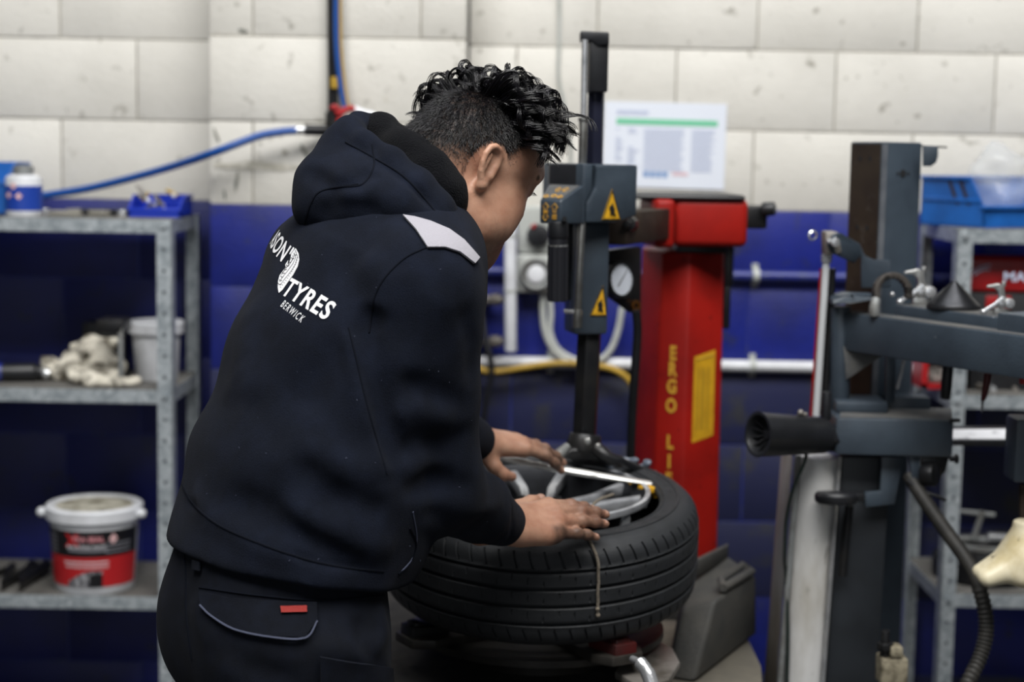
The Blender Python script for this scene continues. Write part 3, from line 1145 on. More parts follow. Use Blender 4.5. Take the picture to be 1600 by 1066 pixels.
# it lies on the middle shelf stack
hz0, hz1 = ZP(1560, 448, 3.96), ZP(1560, 400, 3.96)
lb0 = MB().span((RX0 + .045, 3.94, z1_ + .0), (2.0, 4.0, hz0 - .012))
o_ = thing('black_case', 'black tool case lying under the long red case', 'case', (1.3, 4.04, z1_))
lb0.build('case_body', MATS['black_plastic'], o_, .006)
MB().span((RX0 + .10, 3.935, hz0 - .05), (RX0 + .16, 3.94, hz0 - .02)).build('latch', MATS['red_plastic'], o_, .002)
MB().span((RX0 + .03, 3.93, hz0 - .012), (2.0, 4.0, hz1)).build('case_body', MATS['red_plastic'], RT, .012, 3)
tm = MB()
put_text(tm, 'MARKET', .030, (P(1566, 418, 3.93).x + .03, 3.7885, (hz0 + hz1) / 2 - .002), (1, 0, 0), (0, 0, 1), .0006, 1.2)
tm.build('lettering', MATS['pale_grey_print'], RT, weld=False)
tm = MB()
for a_, b_ in (((1518, 426), (1548, 414)), ((1522, 430), (1546, 421))):
    tm.tube(smooth_path([P(a_[0], a_[1], 3.929), P((a_[0] + b_[0]) / 2, (a_[1] + b_[1]) / 2 - 3, 3.929), P(b_[0], b_[1], 3.929)], 4), .0022, 5)
tm.build('swoosh', MATS['pale_grey_print'], RT)
# red frame box lower, behind the front post
YB = 3.94
RB2 = thing('parts_case', 'small red case with a clear window on the middle right shelf', 'case', (P(1478, 600, YB).x, YB + .05, z1_))
x0, x1 = P(1441, 580, YB).x, P(1516, 580, YB).x
zhi = ZP(1480, 556, YB)
fr = MB()
fr.span((x0, YB, z1_), (x1, YB + .10, z1_ + .012)).span((x0, YB, zhi - .012), (x1, YB + .10, zhi)).span((x0, YB, z1_), (x0 + .014, YB + .10, zhi)).span((x1 - .014, YB, z1_), (x1, YB + .10, zhi))
fr.span((x0, YB + .09, z1_), (x1, YB + .10, zhi))
fr.build('case_frame', MATS['red_plastic'], RB2, weld=False)
MB().span((x0 + .02, YB + .02, z1_ + .012), (x1 - .02, YB + .07, zhi - .02)).build('contents', mat('mixed_bits', '6b6763', .6, col2='c9c5bd', scale=120, lo=.5, hi=.6), RB2, .004)
jr = random.Random(3)
for k in range(9):
    x, y = P(1530 + k * 9, 620, 3.94).x, 3.88 + .22 * jr.random()
    r = .006 + .006 * jr.random()
    ln = .03 + .04 * jr.random()
    an = jr.uniform(0, 3)
    d_ = Vector((math.cos(an), math.sin(an), 0)) * ln
    p = Vector((x, y, z1_ + r))
    o = MB().tube([p - d_ * .5, p, p + d_ * .5], [r, r * .8, r], 8).build('bolt', [MATS['dirty_steel'], MATS['card'], MATS['chrome']][k % 3])
    tag(o, ['rusty', 'dull grey', 'shiny'][k % 3] + ' loose bolt lying on the middle right shelf beyond the hanging red tool', 'bolt', 'loose bolts on the right shelf')
# bottom right shelf: round dish and toolmaker's clamp
z2_ = ZR[2]
DC = Vector((P(1540, 900, 4).x, 4.02, z2_))
DI = thing('drum', 'round dark brake drum lying on the bottom right shelf', 'drum', DC)
MB().lathe([(0, .0), (.115, 0), (.125, .006), (.125, .05), (.105, .056), (.10, .075), (.06, .080), (.055, .07), (0, .07)], DC, (0, 0, 1), 40).build('drum_body', MATS['black_steel'], DI)
MB().lathe([(.062, .081), (.085, .079), (.085, .086), (.062, .088)], DC, (0, 0, 1), 40, True).build('flange', MATS['dull_galv'], DI)
CL = thing('clamp', 'pale grey metal clamp frame leaning on the round drum', 'clamp', P(1500, 870, 3.94))
cm = MB()
ya = 4.02
zc = z2_ + .088
cm.tube([(DC.x - .100, ya, zc + .006), (DC.x - .075, ya, zc + .075), (DC.x + .02, ya, zc + .066)], .006, 8)
cm.tube([(DC.x - .035, ya - .02, zc + .007), (DC.x - .015, ya - .02, zc + .080)], .007, 8)
cm.tube([(DC.x - .11, ya, zc + .006), (DC.x + .06, ya - .01, zc + .006)], .006, 8)
cm.build('frame', MATS['dull_galv'], CL)
MB().tube([(DC.x - .0, ya - .02, zc + .014), (DC.x + .06, ya - .02, zc + .012), (DC.x + .10, ya - .02, zc + .008)], [.013, .012, .007], 10).build('jaw', MATS['chrome'], CL)
# ------------------------------------------------------------------ tyre changer
TCX, TCD = 845.0, 2.92                       # the wheel stands here
TC = P(TCX, 775, TCD)
TYRE_R, TYRE_W = .280, .190
ZTOP = TC.z
ZBOT = ZTOP - TYRE_W
CH_ = thing('tyre_changer', 'tyre changing machine with red column and dark swing arm, carrying the tyre', 'machine', (TC.x, TC.y + .1, 0))

mat('greasy_steel', '3a3733', .45, metal=.3, col2='22201d', scale=14)
mat('dark_red', '4d1413', .5, col2='2b1614', scale=20)
# base cabinet and turntable
zt_ = ZBOT - .030
MB().span((TC.x - .36, TC.y - .27, .06), (TC.x + .21, TC.y + .46, zt_ - .10)).build('cabinet', MATS['grime'], CH_, .02, 3)
MB().span((TC.x - .38, TC.y - .29, zt_ - .10), (TC.x + .23, TC.y + .46, zt_ - .07)).build('cabinet_top', MATS['grime'], CH_, .01)
MB().span((TC.x - .33, TC.y - .20, 0), (TC.x + .18, TC.y + .50, .06)).build('plinth', MATS['black_steel'], CH_, .005)
MB().lathe([(0, zt_ - .07), (.13, zt_ - .07), (.13, zt_ - .03), (.225, zt_ - .026), (.225, zt_ - .014), (0, zt_ - .014)], (TC.x, TC.y, 0), (0, 0, 1), 48).build('turntable', MATS['greasy_steel'], CH_, .0)
for k in range(4):
    an = R_(-58 + 90 * k)
    d = Vector((math.cos(an), math.sin(an), 0))
    n = Vector((-d.y, d.x, 0))
    z = zt_ - .014
    o = Vector((TC.x, TC.y, z))
    arm = MB().prism([o + d * .05 + n * .04, o + d * .24 + n * .05, o + d * .275 + n * .03, o + d * .275 - n * .03, o + d * .24 - n * .05, o + d * .05 - n * .04], (0, 0, .016))
    arm.build('clamp_arm', MATS['greasy_steel'], CH_, .002)
    jw = MB().prism([o + d * .20 + n * .03, o + d * .27 + n * .022, o + d * .27 - n * .022, o + d * .20 - n * .03], (0, 0, .034))
    jw.prism([o + d * .245 + n * .018, o + d * .262 + n * .014, o + d * .262 - n * .014, o + d * .245 - n * .018], (0, 0, .040))
    jw.build('clamp_jaw', MATS['dark_red'] if k == 0 else MATS['black_steel'], CH_, .003)
# rounded steel guard at the front right of the table
gx = P(1062, 1000, 2.80)
gz = ZP(1062, 1010, 2.80)
g_ = [P(985, 1000, 2.84), P(1030, 985, 2.90), P(1052, 1000, 2.86), P(1063, 1030, 2.78), P(1045, 1075, 2.68), P(1000, 1090, 2.64), P(960, 1060, 2.72)]
for p in g_:
    p.z = gz - .035
MB().prism(g_, (0, 0, .014)).build('table_corner', MATS['dirty_steel'], CH_, .004, 2)
MB().tube(smooth_path([P(988, 1030, 2.60), P(1000, 1036, 2.58), P(1012, 1052, 2.57), P(1020, 1075, 2.56)], 4), [.006] * 4 + [.011] * 4 + [.012] * 5, 10).build('jaw_tip', MATS['chrome'], CH_)

# red column (three visible facets), at the rear
DC_ = 3.50
ztop_c, zbot_c = ZP(1070, 392, DC_), .10


def colpt(px, d, z):
    p = P(px, 390, d)
    p.z = z
    return p


w0 = [colpt(1004, 3.56, ztop_c), colpt(1036, 3.475, ztop_c), colpt(1079, 3.45, ztop_c), colpt(1132, 3.50, ztop_c), colpt(1132, 3.66, ztop_c), colpt(1004, 3.66, ztop_c)]
foot = [Vector((p.x - (.016 if i in (0, 1, 5) else .004 if i == 2 else -.006), p.y - .012, zbot_c)) for i, p in enumerate(w0)]
mb = MB()
mb.add(w0 + foot, [(0, 1, 2, 3, 4, 5), (11, 10, 9, 8, 7, 6)] + [(i, i + 6, (i + 1) % 6 + 6, (i + 1) % 6) for i in range(6)])
mb.build('column', MATS['red_paint'], CH_, .006, 2)
MB().span((w0[0].x - .05, 3.40, 0), (w0[3].x + .05, 3.72, .10)).build('column_foot', MATS['black_steel'], CH_, .006)


MB().span((w0[0].x - .05, 3.40, .1), (w0[3].x + .04, 3.70, .60)).build('column_shroud', MATS['grime'], CH_, .01)


def facet(i, u, z, off=.0012):
    """a point on facet i of the column, u across it, at height z"""
    t = (ztop_c - z) / (ztop_c - zbot_c)
    a = w0[i].lerp(foot[i], t)
    b = w0[i + 1].lerp(foot[i + 1], t)
    p = a.lerp(b, u)
    n = (b - a).cross(Vector((0, 0, 1))).normalized()
    if n.y > 0:
        n = -n
    return p + n * off, (b - a).normalized(), n


tm = MB()
for i, (chx, y) in enumerate((('E', 553), ('R', 578), ('G', 605), ('O', 635), ('L', 692), ('I', 722), ('F', 750), ('T', 780))):
    z = ZP(1058, y, 3.46)
    p, ex, n = facet(1, .50, z)
    put_text(tm, chx, .040, p, ex, (0, 0, 1), .0018, .72)
tm.build('lettering', MATS['yellow_print'], CH_, weld=False)
q = []
for u, y in ((.20, 557), (.80, 548), (.80, 682), (.20, 691)):
    q.append(facet(2, u, ZP(1103, y, 3.47), .0002)[0])
LBC = MB().prism(q, facet(2, .5, 1.0)[2] * .0012).build('yellow_label', MATS['yellow_label'], CH_)
tl = MB()
for k in range(3):
    u = .32 + .14 * k
    a, b = facet(2, u, ZP(1103, 575, 3.47), .0016)[0], facet(2, u, ZP(1103, 672, 3.47), .0016)[0]
    ex, n = facet(2, u, 1.0)[1], facet(2, u, 1.0)[2]
    s = .0022 if k != 1 else .0034
    tl.prism([a - ex * s, a + ex * s, b + ex * s, b - ex * s], n * .0003)
a = facet(2, .26, ZP(1103, 562, 3.47), .0016)[0]
b = facet(2, .74, ZP(1103, 556, 3.47), .0016)[0]
tl.tube([a, b], .0018, 4)
tl.build('label_print', mat('brown_print', 'b08a20', .6), LBC)

# red head of the column with its sliding beam
hy = 3.40
Hc = P(1100, 350, hy)
mb = MB()
pbox(mb, 1024, 312, 1056, 388, 3.36, .16, 8)
mb.build('head_clamp', MATS['red_paint'], CH_, .010, 3)
mb = MB()
pbox(mb, 1052, 311, 1170, 386, 3.40, .20, 3)
mb.build('column_head', MATS['red_paint'], CH_, .014, 3)
pbox(MB(), 1058, 384, 1136, 396, 3.45, .15, 3).build('neck_plate', MATS['black_steel'], CH_, .004)
pbox(MB(), 992, 304, 1166, 313, 3.39, .20, 3).build('top_cover', MATS['black_plastic'], CH_, .006, 2)
pbox(MB(), 1150, 322, 1200, 358, 3.50, .08, 3).build('rear_bracket', MATS['black_steel'], CH_, .006)
MB().cyl(P(1192, 328, 3.50), P(1211, 326, 3.49), .016, .014, 14).build('rear_knob', MATS['black_plastic'], CH_, .002)
pbox(MB(), 1132, 384, 1147, 450, 3.56, .08, 3).build('rear_housing', MATS['black_plastic'], CH_, .005)
pbox(MB(), 1130, 448, 1142, 515, 3.56, .05, 3).build('rear_valve', MATS['black_plastic'], CH_, .005)
# beam towards the mounting head
b0, b1 = P(1040, 352, 3.44), P(955, 352, 3.12)
dv = (b1 - b0)
yaw = math.degrees(math.atan2(dv.y, dv.x))
mb = MB().box((b0 + b1) / 2, (dv.length, .060, .062), RZ(yaw))
mb.build('swing_beam', MATS['rust_steel'], CH_, .004)
MB().cyl(P(985, 350, 3.16), P(981, 350, 3.12), .017, .015, 8).cyl(P(981, 350, 3.12), P(979, 350, 3.10), .009, .009, 6).build('lock_bolt', MATS['black_steel'], CH_, .001)
MB().cyl(P(1030, 352, 3.345), P(1030, 352, 3.32), .008, .008, 6).build('clamp_screw', MATS['red_paint'], CH_, .001)

# control head: faceted dark housing
D0 = 2.99


def hpt(px, py, d):
    return P(px, py, d)


rear = .15
mbh = MB()
# right half: plain block
pts_ = [hpt(917, 300, 2.985), hpt(932, 262, 2.985), hpt(996, 258, 3.02), hpt(996, 336, 3.02), hpt(962, 345, 3.0), hpt(917, 349, 2.985)]
A0, A1 = hpt(929, 258, 2.985), hpt(997, 258, 3.03)
zA, zB = hpt(930, 257, 2.985).z, hpt(930, 348, 2.985).z
e = (A1 - A0)
e.z = 0
ex = e.normalized()
ey = Vector((-ex.y, ex.x, 0))
org = Vector((A0.x, A0.y, 0))


def hq(u, z, v=0.0):
    p = org + ex * u + ey * v
    p.z = z
    return p


wR = e.length
out = [hq(0.0, zA), hq(wR, zA), hq(wR, zB + .012), hq(wR * .52, zB), hq(-.015, zB), hq(-.015, zB + .035), hq(.004, zB + .062), hq(.004, zA - .008)]
MB().prism(out, ey * rear).build('housing_right', MATS['slate_paint'], CH_, .004, 2)
hl = MB()
wl = .062
out = [hq(-.003, zA + .001), hq(-.003, zB + .060), hq(-.0165, zB + .034), hq(-.0165, zB - .002), hq(-.024, zB - .002), hq(-.024, zA + .001)]
hl.prism(out, ey * (rear - .006))
hl.build('housing_left', MATS['slate_paint'], CH_, .004, 2)
# wedge-shaped nose with the control symbols
nl = MB()
xl = hpt(858, 300, 2.96)
u0 = -wl - .001
zk = zB + .030
nz = [hq(u0, zB - .003, -.004), hq(u0, zB + .056, -.004), hq(u0 - .040, zB + .030, -.045), hq(u0 - .040, zB + .002, -.045)]
vecn = ey * .075
nose = [hq(-.024, zB - .003, -.002), hq(-.024, zA - .048, -.002), hq(-.058, zB + .040, -.040), hq(-.058, zB - .002, -.040),
        hq(-.096, zB - .003, .055), hq(-.096, zA - .036, .055), hq(-.104, zB + .042, .0), hq(-.104, zB, .0)]
# simpler wedge: plan quadrilateral with sloping top
f0, f1 = hpt(876, 348, 2.935), hpt(843, 345, 2.965)
fr_, fl_ = Vector((f0.x, f0.y, 0)), Vector((f1.x, f1.y, 0))
br_, bl_ = hq(-.020, 0), hq(-.020, 0) + (fl_ - fr_) * 1.0 + Vector((0, .06, 0))
bl_ = Vector((hpt(856, 345, 3.04).x, hpt(856, 345, 3.04).y, 0))
zf_t = ZP(862, 313, 2.94)
zb_t = ZP(880, 288, 2.99)
zb0 = zB - .002


def wz(p, z):
    return Vector((p.x, p.y, z))


ww = [wz(fr_, zb0), wz(fl_, zb0), wz(bl_, zb0), wz(br_, zb0), wz(fr_, zf_t), wz(fl_, zf_t), wz(bl_, zb_t), wz(br_, zb_t)]
NOSE = MB().add(ww, [(0, 1, 2, 3), (4, 7, 6, 5), (0, 4, 5, 1), (1, 5, 6, 2), (2, 6, 7, 3), (3, 7, 4, 0)]).build('control_nose', MATS['slate_paint'], CH_, .004, 2)
# upper block behind the nose
MB().prism([wz(br_ + Vector((0, .004, 0)), zA), wz(bl_, zA), wz(bl_ + Vector((0.0, .10, 0)), zA), wz(br_ + Vector((0, .10, 0)), zA)], (0, 0, zb0 - zA)).build('housing_rear', MATS['black_plastic'], CH_, .004)
# dusty top of the nose
dn = (ww[7] - ww[4]).cross(ww[5] - ww[4]).normalized()
dn = dn if dn.z > 0 else -dn


def nose_top(u, v):
    return (ww[5].lerp(ww[4], u)).lerp(ww[6].lerp(ww[7], u), v)


MB().prism([nose_top(.10, .08) + dn * .0002, nose_top(.90, .08) + dn * .0002, nose_top(.92, .92) + dn * .0002, nose_top(.08, .92) + dn * .0002], dn * .0008).build('dust_film', MATS['dusty_slate'], NOSE)
fn = (ww[1] - ww[0]).cross(Vector((0, 0, 1))).normalized()
if fn.y > 0:
    fn = -fn


def nose_front(u, v):
    return (ww[1].lerp(ww[0], u)).lerp(ww[5].lerp(ww[4], u), v) + fn * .0014


yp = MATS['yellow_print']


def line_on(mb, pts, r=.0007, closed=True):
    mb.tube(list(pts) + ([pts[0]] if closed else []), r, 4)


def arrow(mb, f, cu, cv, su, sv):
    line_on(mb, [f(cu + su * a, cv + sv * b) for a, b in ((-.45, -.9), (.45, -.9), (.45, .0), (1, .0), (0, 1), (-1, 0), (-.45, 0))])


sy = MB()
arrow(sy, nose_front, .30, .70, .15, .18)
arrow(sy, nose_front, .30, .30, .15, -.18)
line_on(sy, [nose_front(.18, .50), nose_front(.42, .50)], .0007, False)
arrow(sy, nose_front, .72, .68, .15, .20)
for k in range(3):
    line_on(sy, [nose_front(.62, .38 - .08 * k), nose_front(.82, .38 - .08 * k)], .0008, False)
nt_ = lambda u, v: nose_top(u, v) + dn * .0014
for cu, cv in ((.20, .18), (.50, .22), (.78, .18)):
    line_on(sy, [nt_(cu + .09 * math.cos(a), cv + .07 * math.sin(a)) for a in [k * math.pi / 4 for k in range(8)]], .0010)
arrow(sy, nt_, .45, .60, .10, .12)
arrow(sy, nt_, .68, .62, .10, .12)
sy.build('control_symbols', yp, NOSE)
MB().cyl(hpt(882, 342, 2.95), hpt(882, 342, 2.925), .0045, .0045, 10).build('screw', MATS['black_steel'], CH_)


def warn(pix, d, host_n, nm='warning_sign'):
    """yellow triangle with a dark pictogram"""
    p3 = [P(x, y, dd) for (x, y), dd in zip(pix, d)]
    n = (p3[1] - p3[0]).cross(p3[2] - p3[0]).normalized()
    if n.y > 0:
        n = -n
    o = MB().prism(p3, n * .0012).build(nm, MATS['yellow_label'], CH_)
    ap, bl, brr = p3
    f = lambda u, v: ap.lerp(bl.lerp(brr, u), v) + n * .0018
    b = MB()
    line_on(b, [f(.5, .03), f(.03, .97), f(.97, .97)], .0009)
    b.tube([f(.42, .55), f(.40, .66), f(.50, .74), f(.46, .86)], [.0028, .0034, .0030, .0022], 5)
    b.tube([f(.56, .56), f(.64, .66), f(.60, .78), f(.72, .88)], [.0022, .0028, .0030, .0022], 5)
    b.tube([f(.48, .50), f(.56, .52)], .0030, 5)
    b.build('pictogram', MATS['black_print'], o)
    return o


fy = lambda u: (org + ex * u).y - .0022
t1 = [hpt(956, 296, 2.9), hpt(940, 343, 2.9), hpt(969, 343, 2.9)]


def on_front(px, py):
    """the point of the housing's front plane seen at this pixel"""
    o = Vector((0, 0, CAMZ))
    d = P(px, py, 3.0) - o
    n = ey
    t = (org - o).dot(n) / d.dot(n)
    return (o + d * t).y - .0010


pxs = [(956, 296), (940.5, 343), (969, 343)]
warn(pxs, [on_front(*q) for q in pxs], ey)

# mounting post: housing under the head, shafts, gas strut, handle
mb = MB()
pbox(mb, 897, 346, 953, 524, 3.03, .070, 14)
mb.build('post_housing', MATS['slate_paint'], CH_, .006, 2)
pbox(MB(), 884, 348, 898, 470, 3.05, .06, 14).build('housing_side', MATS['black_plastic'], CH_, .003)
pxs = [(942, 446), (922, 493), (948, 493)]
HB = RZ(14)
hc = P(925, 435, 3.03)


def on_post(px, py):
    o = Vector((0, 0, CAMZ))
    d = P(px, py, 3.0) - o
    n = HB @ Vector((0, 1, 0))
    return (o + d * ((hc - o).dot(n) / d.dot(n))).y - .0010


warn(pxs, [on_post(*q) for q in pxs], ey)
hx0, hx1 = P(921, 520, 3.065), P(913, 684, 3.065)
MB().tube([hx0, hx1], .0235, 6).build('hexagonal_shaft', MATS['black_steel'], CH_, .002)
ux0, ux1 = P(934, 60, 3.09), P(929, 262, 3.09)
MB().tube([ux0, ux1], .0165, 6).build('upper_shaft', mat('blue_black_steel', '2a2c3e', .35, metal=.3), CH_, .002)
mb = MB()
pbox(mb, 921, 52, 951, 143, 3.055, .06, 6)
mb.build('post_cap', MATS['black_plastic'], CH_, .004)
mb = MB()
mb.prism([P(907, 48, 3.05), P(952, 50, 3.05), P(952, 70, 3.05), P(934, 71, 3.05), P(924, 64, 3.05), P(907, 64, 3.05)], (0, .055, 0))
mb.build('cap_bracket', MATS['black_plastic'], CH_, .003)
MB().tube([P(914, 62, 3.03), P(911.5, 190, 3.03)], .0058, 12).build('strut_rod', MATS['chrome'], CH_)
MB().tube([P(911.5, 184, 3.03), P(911.4, 190, 3.03)], .0095, 12).tube([P(911.4, 190, 3.03), P(909.5, 262, 3.03)], .0078, 12).build('strut_cylinder', MATS['steel'], CH_, .001)
MB().tube([P(909, 346, 2.985), P(902, 486, 2.985)], .0070, 12).tube([P(902, 484, 2.985), P(901.5, 512, 2.985)], .0092, 12).build('strut_lower', MATS['steel'], CH_, .001)
MB().tube([P(881, 486, 2.985), P(903, 488, 2.98)], .0035, 8).build('strut_pin', MATS['chrome'], CH_)
HANDLE = MB().tube([P(872, 346, 2.95), P(872, 372, 2.95)], .0185, 16).build('handle_collar', MATS['black_plastic'], CH_, .002)
hm = MB()
a, b = P(872, 372, 2.95), P(871, 471, 2.95)
hm.tube([a, b], .0165, 20)
for k in range(12):
    an = 2 * math.pi * k / 12
    o_ = Vector((math.cos(an), math.sin(an), 0)) * .0163
    hm.tube([a.lerp(b, .12) + o_, a.lerp(b, .98) + o_], .0022, 6)
hm.build('handle', MATS['black_ribbed'], CH_)
MB().tube([P(872, 383, 2.95), P(872, 385, 2.95)], .0172, 20).build('handle_ring', MATS['dull_galv'], HANDLE)

# pressure gauge plate
gp = MB()
gp.prism([P(944, 392, 3.16), P(1002, 386, 3.25), P(1002, 488, 3.25), P(984, 490, 3.22), P(946, 462, 3.16)], (0, .05, 0))
gp.build('gauge_plate', MATS['black_steel'], CH_, .004)
gc = P(968, 437, 3.16)
gn = (Vector((0, 0, CAMZ)) - gc).normalized()
gn = Vector((.66, -.75, .08)).normalized()
GA = MB().lathe([(0, -.012), (.036, -.012), (.036, .008), (.030, .008), (.030, .004), (0, .004)], gc, gn, 36).build('gauge_case', MATS['black_steel'], CH_)
MB().lathe([(.0305, .0042), (0, .0048)], gc, gn, 36).build('gauge_dial', MATS['paper'], GA)
ga, gu, gw = ortho(gn)
upv = (Vector((0, 0, 1)) - gn * gn.z).normalized()
rtv = upv.cross(gn)
nd = MB().tube([gc + gn * .006 - (rtv * .010 + upv * .012), gc + gn * .006 + (rtv * .016 + upv * .018)], [.0012, .0006], 5)
nd.build('needle', MATS['black_print'], GA)
tk = MB()
for k in range(13):
    an = R_(-120 + 20 * k)
    d = upv * math.cos(an) + rtv * math.sin(an)
    tk.tube([gc + gn * .0052 + d * .024, gc + gn * .0052 + d * .028], .0005, 4)
tk.build('graduations', MATS['black_print'], GA)
MB().lathe([(.006, -.002), (.011, -.002), (.011, .003), (.006, .003)], P(993, 478, 3.225), (.66, -.75, .1), 20, True).build('ring_fitting', mat('brass', '8a5a2a', .35, metal=.8), CH_)
MB().tube(smooth_path([P(994, 486, 3.20), P(996, 520, 3.21), P(992, 580, 3.22), P(988, 640, 3.24), P(985, 720, 3.26)], 5), .009, 8).build('air_line', MATS['black_plastic'], CH_)

# mounting head (duck's bill) on the rim
md = 3.05
mh = MB()
mh.tube([P(914, 678, 3.065), P(911, 706, 3.06)], [.030, .036], 16)
mh.build('shaft_collar', MATS['black_steel'], CH_, .003)
mk = MB()
mk.prism([P(889, 700, 3.03), P(930, 698, 3.03), P(950, 716, 3.04), P(962, 727, 3.05), P(950, 730, 3.05), P(925, 722, 3.04), P(900, 722, 3.03), P(880, 716, 3.02)], (0, .055, 0))
mk.build('mounting_head', MATS['black_steel'], CH_, .006, 2)
MB().tube(smooth_path([P(930, 700, 3.02), P(950, 716, 3.01), P(975, 724, 3.02), P(1000, 735, 3.04)], 4), [.014] * 4 + [.012] * 4 + [.009] * 5, 10).build('bill', MATS['black_steel'], CH_)
MB().tube(smooth_path([P(886, 698, 3.0), P(873, 711, 2.98), P(866, 720, 2.98)], 4), [.008, .008, .009, .010, .011, .011, .009, .008, .006], 10).build('roller', MATS['dull_galv'], CH_)
MB().cyl(P(918, 690, 3.015), P(918, 690, 3.0), .007, .007, 6).cyl(P(934, 698, 3.02), P(934, 698, 3.005), .006, .006, 6).build('head_screw', MATS['steel'], CH_, .001)
# crumpled plastic protector strips on the far bead
for pts_, r_ in (([(950, 724), (985, 728), (1010, 742), (1023, 752)], .010), ([(960, 716), (990, 722), (1008, 731)], .007), ([(1000, 738), (1010, 727), (1020, 738)], .006)):
    prs = [np.array(P(x, y, 3.06)) for x, y in pts_]
    pr = chain(prs, [r_ * .7] + [r_] * (len(prs) - 2) + [r_ * .6], .006) + [ripple(.006, [90, 150, 200], prs[0], 1)]
    V, F = sdf_mesh(pr, np.min(prs, 0) - .03, np.max(prs, 0) + .03, .0030)
    np_mesh('protector_sleeve', V, F, mat('clear_grey_plastic', '59616d', .25, col2='9aa3b0', scale=60, lo=.5, hi=.65), CH_)

# ------------------------------------------------------------------ tyre
mat('rubber', '26282b', .58, col2='1f2123', scale=26, lo=.4, hi=.7, bump=.22, bscale=420, spec=.45, col3='44464a', scale3=34, lo3=.68, hi3=.80)
TILT = R_(7.0)
TROT = Matrix.Rotation(TILT, 3, 'X')
TO = Vector((TC.x, TC.y, ZBOT + .014))
prof = []        # (radius, height, kind) up the inside, over the top sidewall, down the tread, under


def seg(pts, kind):
    for r, z in pts:
        prof.append((r, z, kind))


W = TYRE_W
seg([(.262, W * .5), (.258, W * .80), (.236, W * .92), (.212, W * .915)], 'in')
seg([(.2095, W * .925), (.2085, W * .955), (.2105, W * .975), (.2145, W * .985), (.2155, W * 1.000), (.2175, W * 1.0), (.2185, W * .992), (.226, W * 1.005),
     (.238, W * 1.008), (.2385, W * 1.016), (.244, W * 1.014), (.2445, W * 1.004), (.252, W * .992), (.260, W * .972), (.2635, W * .955)], 'side')
sh = [(.2675, .938), (.2712, .918), (.2742, .892), (.2763, .862), (.2776, .828), (.2782, .800)]
seg([(r, W * z) for r, z in sh], 'shoulder')
gro = [.770, .615, .455, .290]


def groove(zc, hw=.015, dep=.0075, r=.280):
    z = W * zc
    h = W * hw
    return [(r, z + h + .0012), (r - .001, z + h), (r - dep, z + h * .6), (r - dep, z - h * .6), (r - .001, z - h), (r, z - h - .0012)]


for i, gz_ in enumerate(gro):
    seg(groove(gz_, .015 if i in (0, 3) else .018, .0075, .2796 if i in (0, 3) else .2804), 'tread')
    if i < 3:
        zm_ = (gz_ + gro[i + 1]) / 2
        seg([(.2803, W * (zm_ + .035)), (.2805, W * zm_), (.2803, W * (zm_ - .035))], 'rib')
seg([(r, W * (1.045 - z)) for r, z in reversed(sh)], 'shoulder')
seg([(.2635, W * .09), (.257, W * .06), (.244, W * .035), (.226, W * .03), (.208, W * .045), (.203, W * .075), (.212, W * .09), (.236, W * .085), (.256, W * .20), (.261, W * .35)], 'side')
NS_ = 68
SUBN = 8
NA = NS_ * SUBN
M_ = len(prof)
ang = []
for k in range(NS_):
    st_ = 2 * math.pi / NS_
    for fr in (0, .06, .10, .13, .17, .35, .55, .80):
        ang.append((k + fr) * st_)
ang = np.array(ang)
rr0 = np.array([q[0] for q in prof])
zz0 = np.array([q[1] for q in prof])
kd = [q[2] for q in prof]
rad_ = np.repeat(rr0[None], NA, 0)
ring = np.arange(NA)
ph_ = ring % SUBN
shift = np.zeros((NA, M_))
for i in range(M_):
    if kd[i] == 'shoulder':
        up = zz0[i] > W * .5
        h = zz0[i] / W if up else 1.045 - zz0[i] / W
        if .80 < h < .935:
            rad_[(ph_ == 1) | (ph_ == 2) | (ph_ == 3), i] -= .0045
        shift[:, i] = (.93 - h) * .22 * (1 if up else -1)
    if kd[i] == 'rib':
        blk_ = (ring // SUBN) % 3 == (i % 3)
        rad_[((ph_ == 1) | (ph_ == 2)) & blk_, i] -= .003
A2 = ang[:, None] + shift
X = rad_ * np.cos(A2)
Y = rad_ * np.sin(A2)
Z = np.repeat(zz0[None], NA, 0)
V = np.stack([X, Y, Z], -1).reshape(-1, 3) @ np.array(TROT).T + np.array(TO)
a_ = np.arange(NA)[:, None]
i_ = np.arange(M_)[None]
a2, i2 = (a_ + 1) % NA, (i_ + 1) % M_
F = np.stack([a_ * M_ + i_ + 0 * a2, a2 * M_ + i_, a2 * M_ + i2, a_ * M_ + i2], -1).reshape(-1, 4)
TY = thing('tyre', 'black road tyre lying flat on the machine under the man\'s hands', 'tyre', TO)
to_ = np_mesh('tyre_body', V, F[:, ::-1], MATS['rubber'], TY)
to_.data.set_sharp_from_angle(angle=R_(40))
# raised sidewall ring marks
tmb = MB()
for k in range(40):
    if k % 10 in (8, 9):
        continue
    an = 2 * math.pi * k / 40 + .05
    d = Vector((math.cos(an), math.sin(an), 0))
    n = Vector((-d.y, d.x, 0))
    c = d * .2305
    tmb.add([TO + TROT @ (c + d * a + n * b + Vector((0, 0, W * 1.009 + (0 if a < 0 else .0001)))) for a, b in ((-.004, -.006), (.004, -.0045), (.004, .0045), (-.004, .006))], [(0, 1, 2, 3)])
sm = tmb.build('sidewall_marks', MATS['rubber'], TY)
sm['kind'] = 'stuff'

